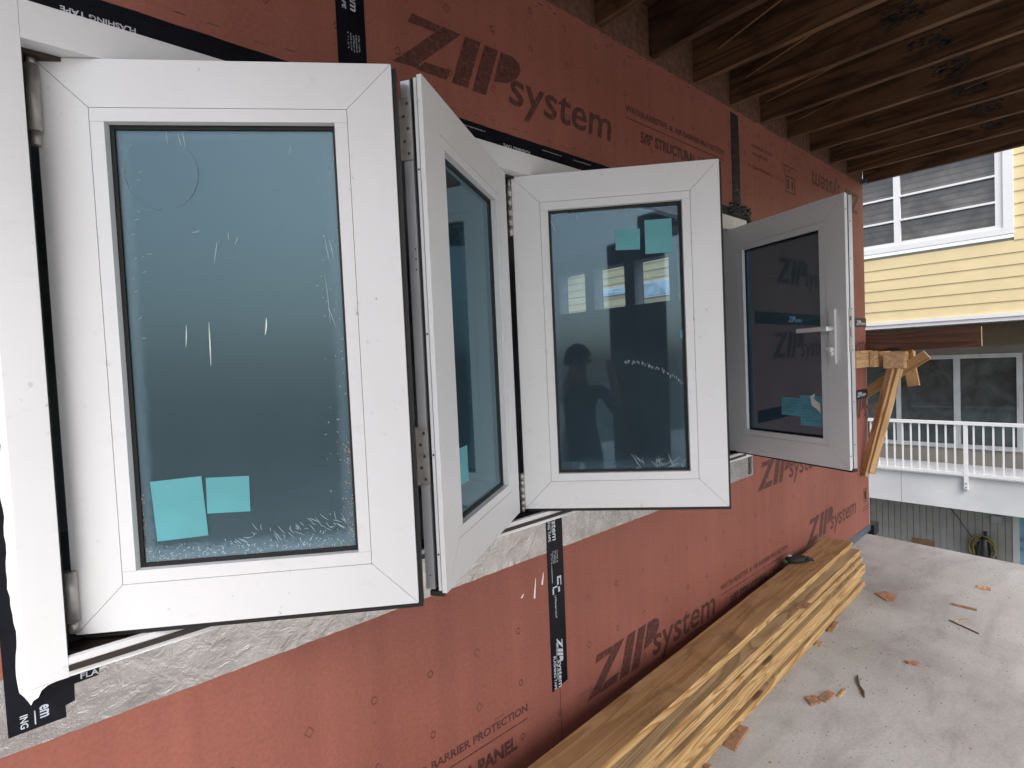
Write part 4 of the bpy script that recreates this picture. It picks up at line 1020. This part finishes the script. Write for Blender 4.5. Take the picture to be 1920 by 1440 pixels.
nbx('balcony_slab', [(11.0, RX + .3, -9, 8.9, -0.975, -0.455)], MAT['balconyband'], bevel=0.006)
nbx('band_seam', [(10.9985, 10.9995, 0.985, 0.990, -0.97, -0.46)], MAT['recess'])
# lower storey
bm = bmesh.new(); LX = 11.9
yv = -0.32
while yv < 8.0:
    box(bm, LX - 11, LX - 11 + .05, yv, yv + 0.086, -3.29, -0.98); box(bm, LX - 11 + 0.012, LX - 11 + .05, yv + 0.086, yv + 0.096, -3.29, -0.98); yv += 0.096
obj('lower_siding', bm, MAT['greysiding'], nb)
dr = nbx('door', [(LX + .01, LX + .05, -1.35, -0.405, -3.25, -0.98)], MAT['bluedoor'])
nbx('door_trim', [(LX - .015, LX + .05, -0.404, -0.321, -3.25, -0.98)], MAT['whitetrim'], dr)
bm = bmesh.new()
for z in (-1.545, -1.70): cyl(bm, (LX - 11 + .01, -0.47, z), (LX - 11 - .05, -0.47, z), 0.022, 0.030, 14)
obj('door_knob', bm, MAT['steel'], dr)
bm = bmesh.new(); box(bm, LX - 11 - .05, LX - 11 - .001, -0.19, -0.06, -1.32, -1.21); obj('wall_light', bm, MAT['greyframe'], nb, bevel=.01)
nbx('lower_wall', [(LX + .051, LX + .15, -9, 8, -3.29, -0.98)], MAT['greysiding'])

# railing
rl = thing('balcony_railing', 'white picket railing on the balcony of the yellow house', 'railing', (10.97, 0, -0.46))
def rb(name, y0, y1, z0, z1, x0=-0.02, x1=0.02, bevel=0.003):
    return obj(name, B((x0, x1, y0, y1, z0 + .46, z1 + .46)), MAT['whitetrim'], rl, bevel=bevel)
rb('top_rail', -3.0, 3.2, 0.385, 0.435, -0.028, 0.028); rb('bottom_rail', -3.0, 3.2, -0.415, -0.370)
y = 0.258
k = 0
bal0 = None
for k in range(-28, 26):
    yc = 0.258 + 0.1155 * k
    if yc < -2.95 or yc > 3.15: continue
    if abs(yc - 0.14) < 0.06 : continue
    if bal0 is None:
        bal0 = obj('baluster', B((-0.011, 0.011, -0.011, 0.011, 0.09, 0.845)), MAT['whitetrim'], rl, M=Matrix.Translation((0, yc, 0)))
    else:
        o = bal0.copy(); COL.objects.link(o); o.parent = rl; o.matrix_basis = Matrix.Translation((0, yc, 0))
for yc in (0.125, -1.5, 1.75):
    p_ = rb('post', yc - 0.026, yc + 0.026, -0.63, 0.385, -0.024, 0.020)
    bm = bmesh.new()
    for z in (-0.54, -0.60): cyl(bm, (-0.024, yc, z + .46), (-0.028, yc, z + .46), 0.010, seg=10)
    obj('bolt', bm, MAT['screw'], p_)
# things by the lower wall
cb = B((0, 0.02, -0.16, 0.16, -0.60, 0)); o = obj('cardboard_sheet', cb, MAT['cardboard']); o.location = (LX - 0.03, 0.875, -1.82)
tag(o, 'brown cardboard sheet leaning on the grey wall below the white balcony', 'cardboard')
hc = thing('hose_reel', 'coiled olive hose hung on the grey wall, half covered by black plastic', 'hose', (LX - 0.06, 0.03, -1.75))
bm = bmesh.new()
random.seed(2)
for k in range(7):
    r = 0.17 + random.uniform(-.03, .03); cy_, cz_ = random.uniform(-.02, .02), random.uniform(-.03, .03)
    tube(bm, [(-.03 - k * .012, cy_ + math.cos(q * math.pi / 10) * r * 0.85, cz_ + math.sin(q * math.pi / 10) * r) for q in range(21)], .011, 8)
obj('coil', bm, MAT['hose'], hc)
bm = bmesh.new()
tube(bm, [(-.05, .0, .20), (-.06, .0, .12), (-.06, .01, -.1), (-.06, .03, -.5), (-.06, .05, -1.4)], 0, 12, [.03, .07, .10, .17, .26])
obj('cover', bm, MAT['blackplastic'], hc)
bm = bmesh.new(); cyl(bm, (-.06, -.02, .18), (-.06, -.02, .27), .025); obj('hook', bm, MAT['blackplastic'], hc)
bm = bmesh.new(); tube(bm, [(LX - .03, 0.52, -1.13), (LX - .03, 0.36, -1.36), (LX - .03, 0.17, -1.68)], .006, 6); tube(bm, [(LX - .05, -0.08, -1.80), (LX - .05, -0.16, -2.1), (LX - .05, -0.25, -2.4)], .006, 6)
tag(obj('cable', bm, MAT['blackplastic']), 'thin dark cable slanting down the grey wall to the hose', 'cable')

# ================================================================== PHOTOGRAPHER (seen mirrored in the third panel)
def person():
    t = thing('person', 'photographer in dark clothes and cap holding up a phone, mirrored in the third panel', 'person', (-0.27, -1.72, 0), rad(-50.8))
    # local: +y towards the window, +x to the person's right-hand side
    J = [('pel', (0, 0, .98), .125), ('sp', (0, .0, 1.15), .125), ('ch', (0, .01, 1.34), .145), ('nk', (0, .02, 1.50), .062), ('hdb', (0, .05, 1.58), .075), ('hd', (0, .06, 1.66), .092), ('hdt', (0, .055, 1.72), .080),
         ('shL', (-.19, .0, 1.42), .062), ('elL', (-.27, .13, 1.22), .045), ('wrL', (-.06, .27, 1.55), .030),
         ('shR', (.19, .0, 1.42), .062), ('elR', (.31, .13, 1.22), .045), ('wrR', (.25, .29, 1.55), .030),
         ('hpL', (-.10, 0, .90), .095), ('knL', (-.12, .03, .50), .062), ('anL', (-.13, 0, .09), .042), ('toL', (-.15, .15, .035), .035),
         ('hpR', (.10, 0, .90), .095), ('knR', (.13, .04, .50), .062), ('anR', (.14, 0, .09), .042), ('toR', (.17, .15, .035), .035)]
    Ed = [('pel', 'sp'), ('sp', 'ch'), ('ch', 'nk'), ('nk', 'hdb'), ('hdb', 'hd'), ('hd', 'hdt'), ('ch', 'shL'), ('shL', 'elL'), ('elL', 'wrL'), ('ch', 'shR'), ('shR', 'elR'), ('elR', 'wrR'),
          ('pel', 'hpL'), ('hpL', 'knL'), ('knL', 'anL'), ('anL', 'toL'), ('pel', 'hpR'), ('hpR', 'knR'), ('knR', 'anR'), ('anR', 'toR')]
    for sgn, wr, nm in ((-1, (-.06, .27, 1.55), 'L'), (1, (.25, .29, 1.55), 'R')):
        w0 = Vector(wr); J.append(('pa' + nm, tuple(w0 + Vector((-sgn * .0, .012, .07))), .026)); Ed.append(('wr' + nm, 'pa' + nm))
        for f in range(4):
            k1 = w0 + Vector((-sgn * .012, .025 + .014 * f - .02, .10 - .004 * f)); k2 = k1 + Vector((-sgn * .035, .006, .012)); 
            J.append((f'f{nm}{f}a', tuple(k1), .009)); J.append((f'f{nm}{f}b', tuple(k2), .007)); Ed += [('pa' + nm, f'f{nm}{f}a'), (f'f{nm}{f}a', f'f{nm}{f}b')]
        th1 = w0 + Vector((-sgn * .03, -.02, .06)); th2 = th1 + Vector((-sgn * .025, .0, .02))
        J.append((f't{nm}a', tuple(th1), .011)); J.append((f't{nm}b', tuple(th2), .008)); Ed += [('wr' + nm, f't{nm}a'), (f't{nm}a', f't{nm}b')]
    idx = {j[0]: i for i, j in enumerate(J)}
    me = bpy.data.meshes.new('body'); me.from_pydata([j[1] for j in J], [(idx[a_], idx[b_]) for a_, b_ in Ed], [])
    o = bpy.data.objects.new('body_skin_source', me); COL.objects.link(o)
    md = o.modifiers.new('skin', 'SKIN'); md.use_smooth_shade = True
    for i, j in enumerate(J):
        sv = me.skin_vertices[0].data[i]; sv.radius = (j[2], j[2] * (0.72 if j[0] in ('pel', 'sp', 'ch') else 1)); sv.use_root = (j[0] == 'pel')
    sb = o.modifiers.new('sub', 'SUBSURF'); sb.levels = 2; sb.render_levels = 2
    dg = bpy.context.evaluated_depsgraph_get(); dg.update()
    m2 = bpy.data.meshes.new_from_object(o.evaluated_get(dg)); COL.objects.unlink(o); bpy.data.objects.remove(o)
    m2.materials.clear(); m2.materials.append(MAT['navy']); m2.materials.append(MAT['skin']); m2.materials.append(MAT['denim'])
    for p_ in m2.polygons:
        c_ = p_.center; p_.use_smooth = True
        ah = math.hypot(c_.x, c_.y)
        p_.material_index = 2 if c_.z < .98 and ah < .4 else (1 if (c_.z > 1.50 and c_.y < .17 and abs(c_.x) < .12) or (c_.y > .20) else 0)
    m2.name = 'body'; b_ = bpy.data.objects.new('body', m2); COL.objects.link(b_); b_.parent = t
    bm = bmesh.new()    # cap with brim
    bmesh.ops.create_uvsphere(bm, u_segments=20, v_segments=10, radius=0.108, matrix=Matrix.Translation((0, .05, 1.700)))
    bmesh.ops.delete(bm, geom=[v for v in bm.verts if v.co.z < 1.69], context='VERTS')
    prism(bm, [(-.075, .12), (.075, .12), (.065, .20), (.03, .225), (-.03, .225), (-.065, .20)], lambda x, y_: (x, y_, 1.700), lambda x, y_: (x, y_, 1.692))
    obj('cap', bm, MAT['hair'], t)
    bm = bmesh.new()    # facial features: nose, eyes, ears, mouth
    prism(bm, [(-.014, 1.645), (.014, 1.645), (.006, 1.685), (-.006, 1.685)], lambda x, z_: (x, .185 if z_ < 1.66 else .160, z_), lambda x, z_: (x, .13, z_))
    for sx_ in (-1, 1):
        cyl(bm, (sx_ * .088, .045, 1.665), (sx_ * .104, .035, 1.665), .026, .022, 10)
    obj('face_feature', bm, MAT['skin'], t)
    bm = bmesh.new()
    for sx_ in (-1, 1): cyl(bm, (sx_ * .032, .140, 1.682), (sx_ * .032, .152, 1.682), .010, .008, 10)
    box(bm, -.024, .024, .14, .150, 1.612, 1.617)
    obj('eye', bm, MAT['hair'], t)
    return t
person()
ph = tag(obj('phone', B((-0.074, 0.074, -0.036, 0.036, -0.0045, 0.0045)), MAT['phone'], bevel=0.003), 'black phone held sideways in the photographer\'s raised hands', 'phone')
Mp = M.copy(); Mp.translation = Vector((CAMX, CAMY, CAMZ)) - fwd * 0.012 - right * 0.05
ph.matrix_world = Mp

S.render.resolution_x = 1024; S.render.resolution_y = 768
